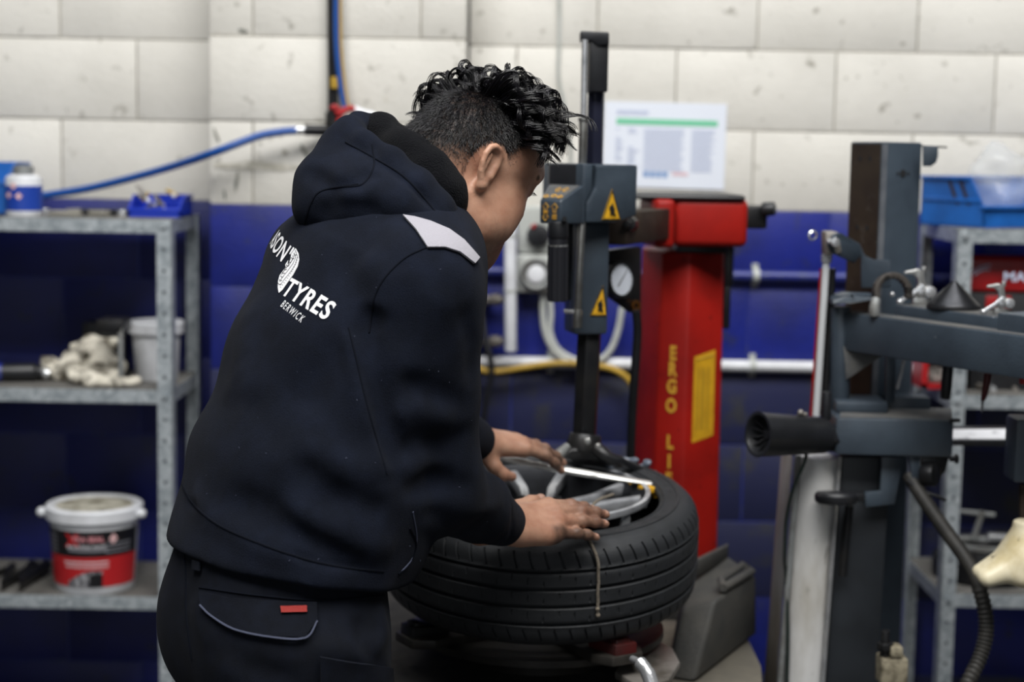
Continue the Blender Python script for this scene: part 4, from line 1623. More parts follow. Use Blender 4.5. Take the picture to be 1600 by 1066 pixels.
# the wheel
mat('alloy', 'cfd1d5', .30, metal=.55, col2='8d8e92', scale=16, lo=.45, hi=.7)
mat('dark_alloy', '33353a', .45, metal=.5, col2='232427', scale=20)
ZR_ = ZP(940, 806, TC.y - .19) + .004
WO = Vector((TC.x - .004, TC.y, ZR_))
WH = thing('wheel', 'silver and dark alloy wheel with split spokes inside the tyre', 'wheel', WO)
MB().lathe([(.1985, .000), (.1985, -.006), (.190, -.012), (.184, -.030), (.180, -.07), (.172, -.11), (.176, -.15), (.196, -.16), (.196, -.168), (.170, -.168), (.164, -.11), (.172, -.068), (.178, -.03), (.184, -.008), (.190, .001)],
           WO, (0, 0, 1), 72, True).build('rim_barrel', MATS['dark_alloy'], WH)
MB().lathe([(.1885, -.006), (.1905, .0025), (.1945, .0045), (.1990, .0025), (.1995, -.004), (.1985, -.008)], WO, (0, 0, 1), 96, True).build('rim_lip', MATS['alloy'], WH)
for k in range(5):
    an = R_(18 + 72 * k)
    d = Vector((math.cos(an), math.sin(an), 0))
    n = Vector((-d.y, d.x, 0))
    for s in (1, -1):
        q = [(.035, .012), (.035, .028), (.110, .034), (.186, .060), (.186, .040), (.110, .018)]
        top = [WO + d * r + n * (w * s) + Vector((0, 0, -.034 + (.024 if r > .15 else .010 if r > .1 else 0))) for r, w in q]
        sp = MB().prism(top, (0, 0, -.022))
        sp.build('spoke', MATS['alloy'], WH, .003)
    sp = MB().prism([WO + d * r + n * w + Vector((0, 0, -.048)) for r, w in ((.04, .016), (.112, .019), (.112, -.019), (.04, -.016))], (0, 0, -.02))
    sp.build('spoke_web', MATS['dark_alloy'], WH, .002)
    MB().cyl(WO + d.lerp(n, .4).normalized() * .056 + Vector((0, 0, -.026)), WO + d.lerp(n, .4).normalized() * .056 + Vector((0, 0, -.036)), .0085, .007, 12).build('bolt_hole', MATS['hole_dark'], WH)
MB().lathe([(0, -.034), (.028, -.035), (.033, -.037), (.066, -.040), (.069, -.048), (.066, -.08), (0, -.08)], WO, (0, 0, 1), 40).build('hub', MATS['dark_alloy'], WH)
MB().lathe([(0, -.029), (.024, -.030), (.027, -.034), (.027, -.038)], WO, (0, 0, 1), 32).build('centre_cap', MATS['black_plastic'], WH)

WH.rotation_euler = (R_(3.4), 0, 0)
# string lying over the tyre, tied to the wheel
mat('string', '8d8374', .9, col2='6b6257', scale=200, bump=.6, bscale=800)
sp_ = [P(958, 773, 2.86), P(938, 780, 2.80), P(926, 790, 2.75), P(922, 803, 2.72)]
for p in sp_:
    pass


def tyre_out(an, zf, off):
    """point just outside the tyre at this bearing and height fraction"""
    cand_ = [(q[0], q[1]) for q in prof if q[2] in ('side', 'shoulder', 'tread', 'rib')]
    best = min(cand_, key=lambda q: abs(q[1] - zf * W) - q[0] * .5)
    r = best[0] + off
    return TO + TROT @ Vector((r * math.cos(an), r * math.sin(an), zf * W))


def bear(px):
    x = P(px, 850, TC.y - .27).x - TC.x
    return -math.pi / 2 + math.asin(max(-1, min(1, x / .283)))


sp_ += [TO + TROT @ Vector((.2300 * math.cos(bear(924)), .2300 * math.sin(bear(924)), W * 1.012 + .003)), TO + TROT @ Vector((.2475 * math.cos(bear(928)), .2475 * math.sin(bear(928)), W * 1.004 + .003)),
        TO + TROT @ Vector((.2680 * math.cos(bear(931)), .2680 * math.sin(bear(931)), W * .945 + .003))]
for px_, zf in ((934, .86), (935, .74), (936, .66), (935, .58), (936, .50), (935.5, .43), (936.5, .37)):
    sp_.append(TO + TROT @ Vector((.2835 * math.cos(bear(px_)), .2835 * math.sin(bear(px_)), W * zf)))
sm_ = MB().tube(smooth_path(sp_, 5), .0026, 7)
sm_.ball(sp_[-1], .0042, 8, 6).ball(sp_[-2] + Vector((0, -.001, 0)), .0038, 8, 6)
tag(sm_.build('string', MATS['string']), 'grey knotted string hanging down the tread of the tyre', 'string')

# tyre lever held under the left hand
lv = MB()
l0, l1 = P(764, 712, 2.955), P(1022, 756, 2.975)
ax_ = (l1 - l0).normalized()
sdv = ax_.cross(Vector((0, 0, 1))).normalized()
upv_ = sdv.cross(ax_)
NL = 20
vs, fs = [], []
for i in range(NL + 1):
    t = i / NL
    wdt = .0085 + .0045 * max(0, (t - .65) / .35)
    th = .0065 * (1 - .45 * max(0, (t - .6) / .4))
    c = l0.lerp(l1, t) - upv_ * .010 * math.sin(math.pi * t) * .3
    for k in range(10):
        a = 2 * math.pi * k / 10
        vs.append(c + sdv * math.cos(a) * wdt + upv_ * math.sin(a) * th)
for i in range(NL):
    for k in range(10):
        fs.append((i * 10 + k, i * 10 + (k + 1) % 10, (i + 1) * 10 + (k + 1) % 10, (i + 1) * 10 + k))
fs += [tuple(range(10)), tuple(NL * 10 + k for k in range(9, -1, -1))]
LEV = thing('tyre_lever', 'bright chrome tyre lever under the left hand, reaching to the far bead', 'lever', l0)
lv.add(vs, fs)
lv.build('lever_bar', mat('lever_steel', 'e6e5e0', .33, metal=.55), LEV)
yc = MB()
pbox(yc, 1005, 762, 1029, 772, 2.94, .03, 20)
RC = thing('rim_protector', 'yellow plastic rim protector clipped on the wheel edge under the lever', 'clip', P(1015, 766, 2.94))
yc.build('clip_body', MATS['yellow_label'], RC, .003)
MB().tube(smooth_path([P(978, 741, 3.04), P(985, 755, 3.0), P(1000, 759, 2.98), P(1012, 765, 2.95)], 4), .0035, 6).build('clip_strap', MATS['yellow_label'], RC)
pbox(MB(), 1024, 762, 1031, 780, 2.945, .02, 20).build('clip_lip', MATS['yellow_label'], RC, .002)

# grey plastic tub behind the tyre
tb = MB()
D1 = 3.10
q0 = [P(1048, 1075, 2.92), P(1088, 1075, 2.90), P(1124, 922, 3.05), P(1084, 915, 3.12)]
TUB = thing('bead_breaker_pad', 'dusty dark grey plastic wedge guard standing right of the tyre', 'guard', P(1110, 1060, 3.1))
zf = .02
a0, a1, a2_, a3 = P(1040, 1066, 2.98), P(1086, 1066, 2.92), P(1180, 1040, 3.18), P(1080, 1040, 3.36)
ztl, ztr = ZP(1088, 918, 3.10), ZP(1180, 924, 3.22)
body_ = MB()
fl0 = [P(1066, 960, 3.04), P(1120, 940, 3.02), P(1181, 922, 3.20), P(1130, 896, 3.34), P(1072, 920, 3.28)]
tops = [fl0[0], fl0[1], fl0[2], fl0[3], fl0[4]]
zs_ = [ztl - .03, ztl, ztl, ztl + .012, ztl + .01]
topv = [Vector((p.x, p.y, z)) for p, z in zip(tops, zs_)]
ZC_ = .585
botv = [Vector((p.x, p.y, ZC_ + .001)) for p in (P(1040, 1060, 2.99), P(1086, 1066, 2.965), P(1183, 985, 3.28), P(1134, 985, 3.40), P(1066, 985, 3.34))]
body_.add(topv + botv, [(4, 3, 2, 1, 0), (5, 6, 7, 8, 9)] + [(i, (i + 1) % 5, (i + 1) % 5 + 5, i + 5) for i in range(5)])
mat('dusty_plastic', '3a3a39', .7, col2='4d4b46', scale=9, lo=.4, hi=.7, bump=.3, bscale=160)
body_.build('wedge', MATS['dusty_plastic'], TUB, .010, 3)
MB().prism([Vector((P(1084, 917, 3.16).x, 3.16, ztl)), Vector((P(1136, 893, 3.30).x, 3.30, ztl + .0)), Vector((P(1140, 893, 3.30).x, 3.33, ztl)), Vector((P(1088, 917, 3.16).x, 3.19, ztl))], (0, 0, .035)).build('rear_flange', MATS['dusty_plastic'], TUB, .004)
rimm = MB()
zt2_ = ztl + .004
loop = [P(1130, 934, 3.06), P(1174, 917, 3.19), P(1160, 915, 3.24), P(1126, 926, 3.12)]
loop = [Vector((p.x, p.y, zt2_ + .006)) for p in loop]
rimm.tube(loop + [loop[0]], .008, 8)
rimm.build('slot_rim', MATS['dusty_plastic'], TUB)
MB().prism([Vector((p.x, p.y, zt2_ + .001)) for p in loop], (0, 0, .003)).build('slot', MATS['hole_dark'], TUB)
MB().prism([Vector((.275, 2.80, ZC_ - .012)), Vector((.455, 2.84, ZC_ - .012)), Vector((.485, 3.08, ZC_ - .012)), Vector((.485, 3.38, ZC_ - .012)), Vector((.275, 3.38, ZC_ - .012))], (0, 0, .012)).build('base_cover', mat('dusty_cover', '5a564d', .75, col2='6d675b', scale=10, bump=.3, bscale=120), TUB, .002)
MB().span((.29, 2.90, 0), (.455, 3.36, ZC_ - .012)).build('leg_box', MATS['grime'], TUB, .006)
# ------------------------------------------------------------------ bead helper tower at the right
TD = 3.25
HT = thing('helper_tower', 'dark steel bead press tower with a beam, black roller cone and pale cylinder', 'machine', (P(1380, 700, 3.35).x, 3.35, 0))
SL = MATS['slate_paint']
# square post, turned so that its worn left face shows
YWP = 27.0
RP = RZ(YWP)
pc = P(1408, 400, 3.27)
zt3 = ZP(1390, 222, 3.25)
pw = .098
cxy = Vector((P(1372, 400, 3.22).x, 3.22, 0))        # its near edge
ex3, ey3 = RP @ Vector((1, 0, 0)), RP @ Vector((0, 1, 0))
ctr = cxy + ex3 * pw / 2 + ey3 * pw / 2


def pq(u, v, z):
    p = cxy + ex3 * u + ey3 * v
    p.z = z
    return p


mb = MB().prism([pq(0, 0, 0), pq(pw, 0, 0), pq(pw, pw, 0), pq(0, pw, 0)], (0, 0, zt3))
mb.build('post', SL, HT, .004, 2)
MB().prism([pq(-.0015, .004, .85), pq(-.0015, pw - .004, .85), pq(.0005, pw - .004, .85), pq(.0005, .004, .85)], (0, 0, zt3 - .85 - .004)).build('worn_face', MATS['rust_steel'], HT)
hl = MB()
for zz_ in (ZP(1350, 248, 3.25), ZP(1350, 356, 3.25)):
    for v in (.035, .065):
        hl.cyl(pq(-.0022, v, zz_), pq(-.001, v, zz_), .0045, .0045, 8)
h_ = hl.build('fixing_holes', MATS['hole_dark'], HT)
h_['kind'] = 'stuff'
hl = MB().cyl(pq(.052, -.0012, ZP(1405, 271, 3.24)), pq(.052, .004, ZP(1405, 271, 3.24)), .0075, .0075, 16)
for du in (-.013, .013):
    hl.cyl(pq(.052 + du, -.0012, ZP(1405, 271, 3.24)), pq(.052 + du, .004, ZP(1405, 271, 3.24)), .0028, .0028, 10)
h_ = hl.build('port_hole', MATS['hole_dark'], HT)
h_['kind'] = 'stuff'
MB().prism([pq(-.0008, -.0012, .9), pq(.012, -.0012, .9), pq(.012, .0005, .9), pq(-.0008, .0005, .9)], (0, 0, zt3 - .9 - .004)).build('worn_edge', mat('worn_edge_paint', '6c6f74', .5, col2='4a4f56', scale=12), HT)
# flag bracket at the top right
MB().prism([P(1442, 228, 3.23), P(1466, 228, 3.23), P(1466, 244, 3.23), P(1463, 254, 3.23), P(1455, 260, 3.23), P(1442, 260, 3.23)], (0, .004, 0)).build('flag_bracket', SL, HT, .001)
MB().prism([P(1440, 227, 3.29), P(1480, 229, 3.30), P(1480, 229.4, 3.315), P(1440, 227.4, 3.315)], (0, .0, -.003)).build('top_plate', MATS['black_steel'], HT)

# clevis, plate and rod of the lifting strut
MB().prism([P(1290, 362, 3.14), P(1310, 362, 3.14), P(1316, 396, 3.14), P(1290, 400, 3.14)], (0, .05, 0)).build('clevis', MATS['dirty_steel'], HT, .004)
lk = MB().prism([P(1302, 366, 3.13), P(1314, 364, 3.13), P(1345, 382, 3.18), P(1348, 398, 3.18), P(1335, 412, 3.18), P(1300, 396, 3.13), P(1292, 382, 3.13)], (0, .012, 0))
lk.build('link_plate', SL, HT, .003)
MB().prism([P(1345, 384, 3.19), P(1352, 400, 3.19), P(1366, 406, 3.18), P(1392, 407, 3.16), P(1392, 450, 3.17), P(1346, 450, 3.19)], (0, .006, 0)).build('bracket_plate', SL, HT, .002)
bo = P(1306, 379, 3.115)
MB().cyl(bo + Vector((0, .02, 0)), bo, .0085, .0085, 12).cyl(bo + Vector((-.012, .01, .002)), bo + Vector((-.012, -.002, .002)), .004, .004, 8).build('pin', MATS['chrome'], HT, .001)
MB().lathe([(.007, -.002), (.010, 0), (.007, .002)], P(1270, 368, 3.15), (.3, -1, 0), 18, True).build('split_ring', MATS['chrome'], HT)
MB().cyl(P(1292, 398, 3.16), P(1291, 410, 3.16), .011, .010, 12).build('rod_end', MATS['chrome'], HT)
MB().tube([P(1291, 408, 3.16), P(1275, 650, 3.16)], .0072, 12).build('strut_rod', mat('bright_rod', 'd4d6d8', .3, metal=.3), HT)
MB().tube([P(1284, 420, 3.175), P(1268, 650, 3.175)], .0042, 6).build('red_guard', MATS['red_paint'], HT)
MB().tube([P(1300, 420, 3.18), P(1287, 650, 3.18)], .008, 8).build('strut_shadow_bar', MATS['black_steel'], HT)

# the long beam, coming forward to the right
b0, b1 = P(1308, 516, 3.17), P(1640, 552, 2.73)
b0z = (ZP(1308, 487, 3.17), ZP(1308, 546, 3.17))
hB_ = b0z[0] - b0z[1]
dv = Vector((b1.x - b0.x, b1.y - b0.y, 0))
L3 = dv.length
u3 = dv.normalized()
v3 = Vector((-u3.y, u3.x, 0))
zb1 = b0z[1]


def bq(a, v, z):
    p = Vector((b0.x, b0.y, 0)) + u3 * a + v3 * v
    p.z = z
    return p


MB().prism([bq(0, 0, zb1), bq(L3, 0, zb1), bq(L3, 0, b0z[0]), bq(0, 0, b0z[0])], v3 * .05).build('beam', SL, HT, .004, 2)
MB().prism([bq(.01, .004, b0z[0]), bq(L3, .004, b0z[0]), bq(L3, .046, b0z[0]), bq(.01, .046, b0z[0])], (0, 0, .0010)).build('dust_film', MATS['dusty_slate'], HT)
# the shelf bar behind it carrying the tools
zs3 = ZP(1420, 474, 3.16)
MB().prism([bq(.09, .058, zs3 - .045), bq(L3 - .15, .058, zs3 - .045), bq(L3 - .15, .058, zs3), bq(.09, .058, zs3)], v3 * .085).build('tool_rail', SL, HT, .003, 2)
MB().prism([bq(.095, .062, zs3), bq(L3 - .16, .062, zs3), bq(L3 - .16, .140, zs3), bq(.095, .140, zs3)], (0, 0, .0010)).build('dust_film', MATS['dusty_slate'], HT)
MB().prism([bq(L3 - .145, .03, zs3 - .05), bq(L3 + .05, .03, zs3 - .05), bq(L3 + .05, .03, zs3 + .012), bq(L3 - .145, .03, zs3 + .012)], v3 * .09).build('rail_end_block', SL, HT, .004)
# curved collar where the beam meets the post
cl_ = [P(1300, 466, 3.14), P(1330, 460, 3.10), P(1372, 462, 3.12), P(1372, 470, 3.12), P(1330, 474, 3.10), P(1300, 478, 3.14)]
MB().prism(cl_, (0, .07, 0)).build('collar', SL, HT, .004)
MB().tube([P(1314, 478, 3.17), P(1312, 640, 3.17)], .019, 18).build('pivot_tube', SL, HT, .002)
MB().prism([P(1318, 542, 3.15), P(1388, 550, 3.13), P(1322, 594, 3.15)], (0, .008, 0)).build('gusset', MATS['dusty_slate'], HT, .001)
MB().prism([P(1384, 553, 3.17), P(1400, 553, 3.17), P(1398, 630, 3.17), P(1384, 630, 3.17)], (0, .01, 0)).build('rear_plate', SL, HT, .001)

# carriage box with the roller cone
Dx = 3.06
mb = MB()
pbox(mb, 1305, 654, 1490, 714, Dx, .15, -2)
mb.build('carriage', SL, HT, .005, 2)
tp = P(1398, 654, Dx)
dm = MB()
q = [P(1312, 654.5, Dx + .006), P(1488, 656.5, Dx + .004), P(1486, 656, Dx + .14), P(1314, 654, Dx + .14)]
for p in q:
    p.z = mb.v[1].z
zc_ = max(v.z for v in mb.v)
for p in q:
    p.z = zc_
dm.prism(q, (0, 0, .0012))
dm.build('dust_film', MATS['dusty_slate'], HT)
pbox(MB(), 1306, 628, 1388, 646, 3.12, .10, -2).build('clamp_plate', SL, HT, .004)
pbox(MB(), 1386, 620, 1454, 656, 3.18, .06, -2).build('upper_box', SL, HT, .004)
MB().cyl(P(1291, 656, 3.08), P(1292, 612, 3.08), .0095, .0085, 14).build('stop_pin', MATS['black_plastic'], HT, .001)
MB().cyl(P(1484, 657, 3.05), P(1500, 657, 3.05), .004, .004, 8).build('bolt', MATS['black_steel'], HT)
MB().cyl(P(1308, 684, 3.10), P(1283, 683, 3.07), .029, .027, 6).build('hex_collar', MATS['black_plastic'], HT, .002)
ca, cb = P(1288, 681, 3.08), P(1184, 679, 3.015)
axc = (cb - ca)
Lc = axc.length
RO = MB().lathe([(0, 0), (.0310, 0), (.0335, .004), (.0415, Lc - .004), (.0425, Lc), (.0365, Lc), (.033, Lc - .010), (.026, Lc * .55), (0, Lc * .55)], ca, axc, 44).build('roller_cone', MATS['black_plastic'], HT, 0)
rb = MB()
aa, au, aw = ortho(axc)
for k in range(12):
    an = 2 * math.pi * k / 12
    d = au * math.cos(an) + aw * math.sin(an)
    n = aa.cross(d)
    c = ca + aa * (Lc * .55)
    rb.prism([c + d * .009 - n * .0013, c + d * .034 - n * .0013 + aa * (Lc * .40), c + d * .010 - n * .0013 + aa * (Lc * .30)], n * .0026)
r_o = rb.build('inner_ribs', MATS['black_plastic'], RO)
MB().cyl(ca + aa * Lc * .55, ca + aa * Lc * .88, .010, .009, 14).build('hub', MATS['black_plastic'], RO, .001)
MB().ball(P(1251, 645, 3.055), .006, 10, 8).tube([P(1247, 647, 3.055), P(1260, 648, 3.06)], .004, 8).build('grease_nipple', MATS['dirty_steel'], HT)

# pale cylinder and side plates below
zbt = .02
MB().tube([P(1278, 712, 3.14), P(1252, 1110, 3.14)], .0415, 28).build('pneumatic_cylinder', mat('worn_silver', 'd6d5d3', .42, metal=.12, col2='b0aca3', scale=11, lo=.45, hi=.72, stretch=(1, 1, .35), col3='4c463c', scale3=30, lo3=.62, hi3=.76), HT)
MB().prism([P(1224, 712, 3.20), P(1238, 712, 3.16), P(1212, 1110, 3.16), P(1194, 1110, 3.20)], (0, .03, 0)).build('side_plate', mat('worn_brown_steel', '6b6257', .6, metal=.3, col2='8b8a8c', scale=9, stretch=(1, 1, .3)), HT, .002)
MB().tube([P(1247, 712, 3.12), P(1232, 900, 3.12), P(1216, 1110, 3.12)], .006, 8).build('air_pipe', MATS['dull_galv'], HT)
MB().tube([P(1312, 714, 3.10), P(1282, 1110, 3.10)], .0045, 6).build('guide_rail', MATS['chrome'], HT)
MB().prism([P(1316, 714, 3.12), P(1392, 714, 3.12), P(1368, 1110, 3.12), P(1288, 1110, 3.12)], (0, .02, 0)).build('lower_post', mat('dark_slate', '24282d', .5, col2='1b1e22', scale=9), HT, .002)
MB().prism([P(1378, 714, 3.09), P(1412, 714, 3.09), P(1398, 788, 3.09), P(1352, 793, 3.09), P(1352, 770, 3.09), P(1376, 768, 3.09)], (0, .012, 0)).build('hanger_plate', SL, HT, .001)
MB().prism([P(1420, 712, 3.07), P(1438, 712, 3.07), P(1436, 764, 3.07), P(1428, 766, 3.07)], (0, .01, 0)).build('hanger_arm', SL, HT, .001)
MB().prism([P(1440, 712, 3.09), P(1484, 712, 3.09), P(1478, 735, 3.09), P(1466, 752, 3.09), P(1440, 762, 3.09)], (0, .010, 0)).build('cheek_plate', MATS['black_plastic'], HT, .001)
MB().cyl(P(1442, 742, 3.075), P(1462, 742, 3.06), .022, .022, 24).build('guide_roller', MATS['black_steel'], HT, .002)
MB().cyl(P(1484, 717, 3.08), P(1497, 717, 3.08), .0055, .0055, 8).cyl(P(1492, 717, 3.08), P(1497, 717, 3.08), .009, .009, 6).build('bolt', MATS['black_steel'], HT)
MB().lathe([(0, -.010), (.036, -.010), (.040, -.004), (.040, .005), (.036, .010), (0, .011)], P(1306, 778, 3.06), (0, .1, 1), 28).build('stop_disc', MATS['black_plastic'], HT)
pbox(MB(), 1306, 771, 1352, 785, 3.06, .025).build('stop_arm', MATS['black_plastic'], HT, .003)
MB().tube([P(1327, 790, 3.10), P(1316, 900, 3.10)], .008, 10).build('inner_tube', MATS['black_steel'], HT)
MB().tube(smooth_path([P(1418, 750, 3.07), P(1436, 765, 3.06), P(1460, 774, 3.05), P(1478, 782, 3.05)], 4), .0035, 6).build('wire', MATS['black_plastic'], HT)
# corrugated hose
hp = smooth_path([P(1420, 742, 3.09), P(1440, 775, 3.06), P(1478, 830, 3.02), P(1516, 885, 2.98), P(1536, 940, 2.96), P(1541, 985, 2.95), P(1532, 1025, 2.94), P(1512, 1068, 2.92), P(1490, 1120, 2.90)], 18)
tot = len(hp)
rs = [.0135 + (.0016 if (i % 3 == 0 and i > tot * .45) else (-.0008 if i > tot * .45 else 0)) for i in range(tot)]
MB().tube(hp, rs, 12).build('corrugated_hose', mat('hose_black', '232220', .6, col2='34322e', scale=40), HT)
MB().tube(smooth_path([P(1262, 700, 3.06), P(1256, 725, 3.05), P(1240, 762, 3.06), P(1229, 810, 3.08), P(1226, 870, 3.10), P(1228, 900, 3.12), P(1231, 1000, 3.11), P(1228, 1110, 3.11)], 5), .0035, 7).build('thin_hose', mat('green_black', '14201c', .4), HT)
# valve block at the foot
VB = MB()
pbox(VB, 1376, 1030, 1420, 1075, 3.0, .05)
pbox(VB, 1392, 1012, 1412, 1030, 3.0, .035)
VB.build('valve_block', mat('old_cast', '8f8772', .7, col2='4d4637', scale=40, lo=.42, hi=.6), HT, .004)
MB().cyl(P(1383, 1028, 3.02), P(1384, 985, 3.02), .010, .008, 12).cyl(P(1383, 1015, 3.02), P(1383, 1004, 3.02), .016, .016, 8).build('valve_stem', MATS['black_steel'], HT, .001)
MB().span((P(1215, 900, 3.1).x, 3.06, 0), (P(1440, 900, 3.2).x, 3.42, .04)).build('foot_plate', MATS['grime'], HT, .004)
# outer arm with the white presser foot
FD = 2.92
pbox(MB(), 1586, 655, 1660, 757, FD, .07).build('foot_holder', SL, HT, .006, 2)
MB().tube([P(1598, 757, FD + .03), P(1598, 830, FD + .03)], .0065, 10).build('foot_rod', MATS['rust_steel'], HT)
pbox(MB(), 1620, 540, 1660, 657, FD, .06).build('outer_arm', SL, HT, .004)
ft = np.array(P(1600, 860, FD))
FX = lambda x, y, d=FD: np.array(P(x, y, d))
prs = [rcone(FX(1604, 820), FX(1606, 862), .024, .034, .03),
       rcone(FX(1606, 868), FX(1530, 893, FD - .01), .036, .012, .03, 'u', (0, 1, 0), 1.5),
       rcone(FX(1590, 885, FD - .03), FX(1545, 905, FD - .04), .024, .014, .025),
       rcone(FX(1606, 868), FX(1660, 898), .036, .016, .03, 'u', (0, 1, 0), 1.5),
       rcone(FX(1608, 880, FD - .03), FX(1600, 905, FD - .05), .026, .014, .025),
       plane_cut(FX(1600, 916), (0.05, 0, -1), .006), plane_cut(FX(1600, 813), (0, 0, 1), .004)]
V, F = sdf_mesh(prs, ft - .14, ft + .14, .004)
np_mesh('presser_foot', V, F, MATS['cream_plastic'], HT)['label'] = 'worn cream plastic presser foot'

# white sheet on a dark tray behind, at mid height
MB().prism([P(1486, 671, 3.29), P(1640, 670, 3.29), P(1640, 686, 3.25), P(1486, 686, 3.25)], (0, .002, -.003)).build('white_plate', mat('printed_plate', 'd5d6da', .4, col2='9a9ba0', scale=70, lo=.58, hi=.66, stretch=(.6, 1, 3)), HT)
MB().prism([P(1484, 685, 3.252), P(1660, 685, 3.252), P(1660, 697, 3.252), P(1484, 697, 3.252)], (0, .15, 0)).build('plate_shelf', MATS['black_plastic'], HT, .002)

# ---- loose things on the tool rail
def rail(a, v=.10):
    p = bq(a, v, zs3 + .0011)
    return p


def rail_at(px):
    o = Vector((0, 0, CAMZ))
    best = None
    for k in range(400):
        a = L3 * k / 400
        q = rail(a)
        d = (q - o)
        c = CAM_ROT.transposed() @ d
        x = 800 + FPX * c.x / -c.z
        if best is None or abs(x - px) < best[0]:
            best = (abs(x - px), q)
    return best[1]


cp = rail_at(1489)
CO = thing('centring_cone', 'black steel centring cone with a small flat tip standing on the tool rail', 'cone', cp)
rc_ = 41 / FPX * cp.y
MB().lathe([(0, 0), (rc_ * .96, 0), (rc_, .003), (rc_, .007), (rc_ * .96, .010), (.0045, .050), (.0035, .052), (0, .052)], cp, (0, 0, 1), 48).build('cone_body', mat('cone_steel', '2e2f32', .34, metal=.7, col2='3d3e42', scale=30), CO)
MB().lathe([(rc_ * .985, .0), (rc_ * 1.01, .002), (rc_ * 1.01, .006), (rc_ * .985, .008)], cp, (0, 0, 1), 48, True).build('rubber_rim', MATS['black_plastic'], CO)


def grip_clamp(px, label, s, flip, jaw_m):
    p = rail_at(px)
    t = thing('bead_clamp', label, 'clamp', p)
    f = 1 if not flip else -1
    X = Vector((1, 0, 0)) * f * s
    Z = Vector((0, 0, 1)) * s
    Y = Vector((0, 1, 0)) * s
    q = lambda x, z, y=0: p + X * x + Z * z + Y * y
    body = MB()
    body.prism([q(-.006, .014), q(.012, .014), q(.016, .030), (q(.010, .044)), q(.008, .060), q(-.004, .067), q(-.028, .062), q(-.030, .057), q(-.012, .056), q(-.004, .048), q(-.002, .036), q(-.010, .022)], Y * .012)
    body.prism([q(.004, .060), q(.012, .060), q(.010, .072), q(.003, .070)], Y * .012)
    body.build('hook_plate', jaw_m, t, .002)
    MB().tube([q(-.036, .004, -.004), q(-.030, .010, -.004), q(-.014, .020, -.004), q(.006, .036, -.004)], [.0052 * s, .0045 * s, .0045 * s, .005 * s], 8).build('lever', MATS['chrome'], t)
    MB().ball(q(-.037, .005, -.004), .0062 * s, 10, 8).build('lever_tip', MATS['chrome'], t)
    MB().cyl(q(.020, .024, -.008), q(.020, .024, .018), .0105 * s, None, 18).build('roller', MATS['chrome'], t, .002)
    MB().cyl(q(.002, .024, -.008), q(.002, .024, -.004), .006 * s, None, 14).build('rivet', MATS['chrome'], t, .001)
    MB().prism([q(-.012, .0), q(.024, .0), q(.022, .012), q(-.010, .014)], Y * .016).build('foot', jaw_m, t, .002)
    return t


grip_clamp(1436, 'large shiny bead clamp with a hooked jaw between the toothed ring and the cone', 1.0, False, mat('light_steel', 'c9c9c6', .3, metal=.85))
grip_clamp(1562, 'smaller shiny bead clamp with a hooked jaw right of the black cone', .82, False, MATS['light_steel'])
rp = rail_at(1392)
RG = thing('toothed_ring', 'worn dark ring with toothed inner edge standing upright on the beam', 'ring', rp)
rc0 = P(1397, 458, 3.10)
rv = (Vector((0, 0, CAMZ)) - rc0).normalized()
an0 = MB()
ra, ru, rw = ortho(Vector((.25, -1, .12)))
upv3 = (Vector((0, 0, 1)) - ra * ra.z).normalized()
rtv3 = upv3.cross(ra)
pts_o, pts_i = [], []
for k in range(25):
    an = R_(-18 + 216 * k / 24)
    d = rtv3 * math.cos(an) + upv3 * math.sin(an)
    pts_o.append(rc0 + d * .039)
    pts_i.append(rc0 + d * (.026 if k % 2 else .030))
vs = pts_o + pts_i
fs = [(i, i + 1, 25 + i + 1, 25 + i) for i in range(24)]
b2 = [p + ra * -.016 for p in vs]
fs2 = [tuple(50 + i for i in reversed(f)) for f in fs]
side = [(i, i + 50, i + 51, i + 1) for i in range(24)] + [(25 + i, 25 + i + 1, 75 + i + 1, 75 + i) for i in range(24)] + [(0, 25, 75, 50), (24, 74, 99, 49)]
an0.add(vs + b2, fs + fs2 + side)
an0.build('ring_body', mat('worn_ring', '55504c', .45, metal=.5, col2='2a2826', scale=60, lo=.45, hi=.6), RG, .0015)
MB().tube([P(1369, 466, 3.09), P(1366, 480, 3.085), P(1366, 494, 3.085)], [.008, .010, .010], 10).build('ring_foot', MATS['dull_galv'], RG, .001)
MB().ball(P(1394, 460, 3.12), .005, 8, 6).build('stud', MATS['chrome'], RG)

# ---- things hanging under the beam
o = MB().tube([P(1483, 552, 3.10), P(1479, 600, 3.10), P(1477, 624, 3.10)], [.0100, .0105, .0095], 14)
tag(o.build('grip_tube', MATS['black_plastic'], None, .002), 'black rubber grip hanging under the beam in front of the shelf post', 'grip')
SD = thing('valve_tool', 'dark red handled valve tool hanging point down from the beam', 'tool', P(1540, 600, 2.99))
MB().tube([P(1545, 566, 2.99), P(1543, 590, 2.99), P(1538, 618, 2.99), P(1535.5, 626, 2.99)], [.0060, .0070, .0058, .0038], 12).build('handle', mat('dark_red_plastic', '511416', .4), SD)
MB().tube([P(1535.5, 625, 2.99), P(1534.5, 638, 2.99), P(1534, 645, 2.99)], [.0028, .0024, .0008], 8).build('tip', MATS['chrome'], SD)
o = MB().tube(smooth_path([P(1416, 548, 3.13), P(1410, 575, 3.13), P(1402, 608, 3.13)], 4), .0034, 8)
tag(o.build('metal_rod', MATS['chrome']), 'thin bright metal rod hanging under the beam beside the dark post', 'rod')
o = MB().tube([P(1600, 575, 2.93), P(1598, 600, 2.93)], [.008, .006], 10)
tag(o.build('red_handle', MATS['red_plastic']), 'red handle under the beam at the frame edge', 'handle')
# ------------------------------------------------------------------ the man
FA = R_(35)
BF = A_((math.cos(FA), math.sin(FA), 0))      # the way he faces
BR = A_((math.sin(FA), -math.cos(FA), 0))     # his right
UP = A_((0, 0, 1))


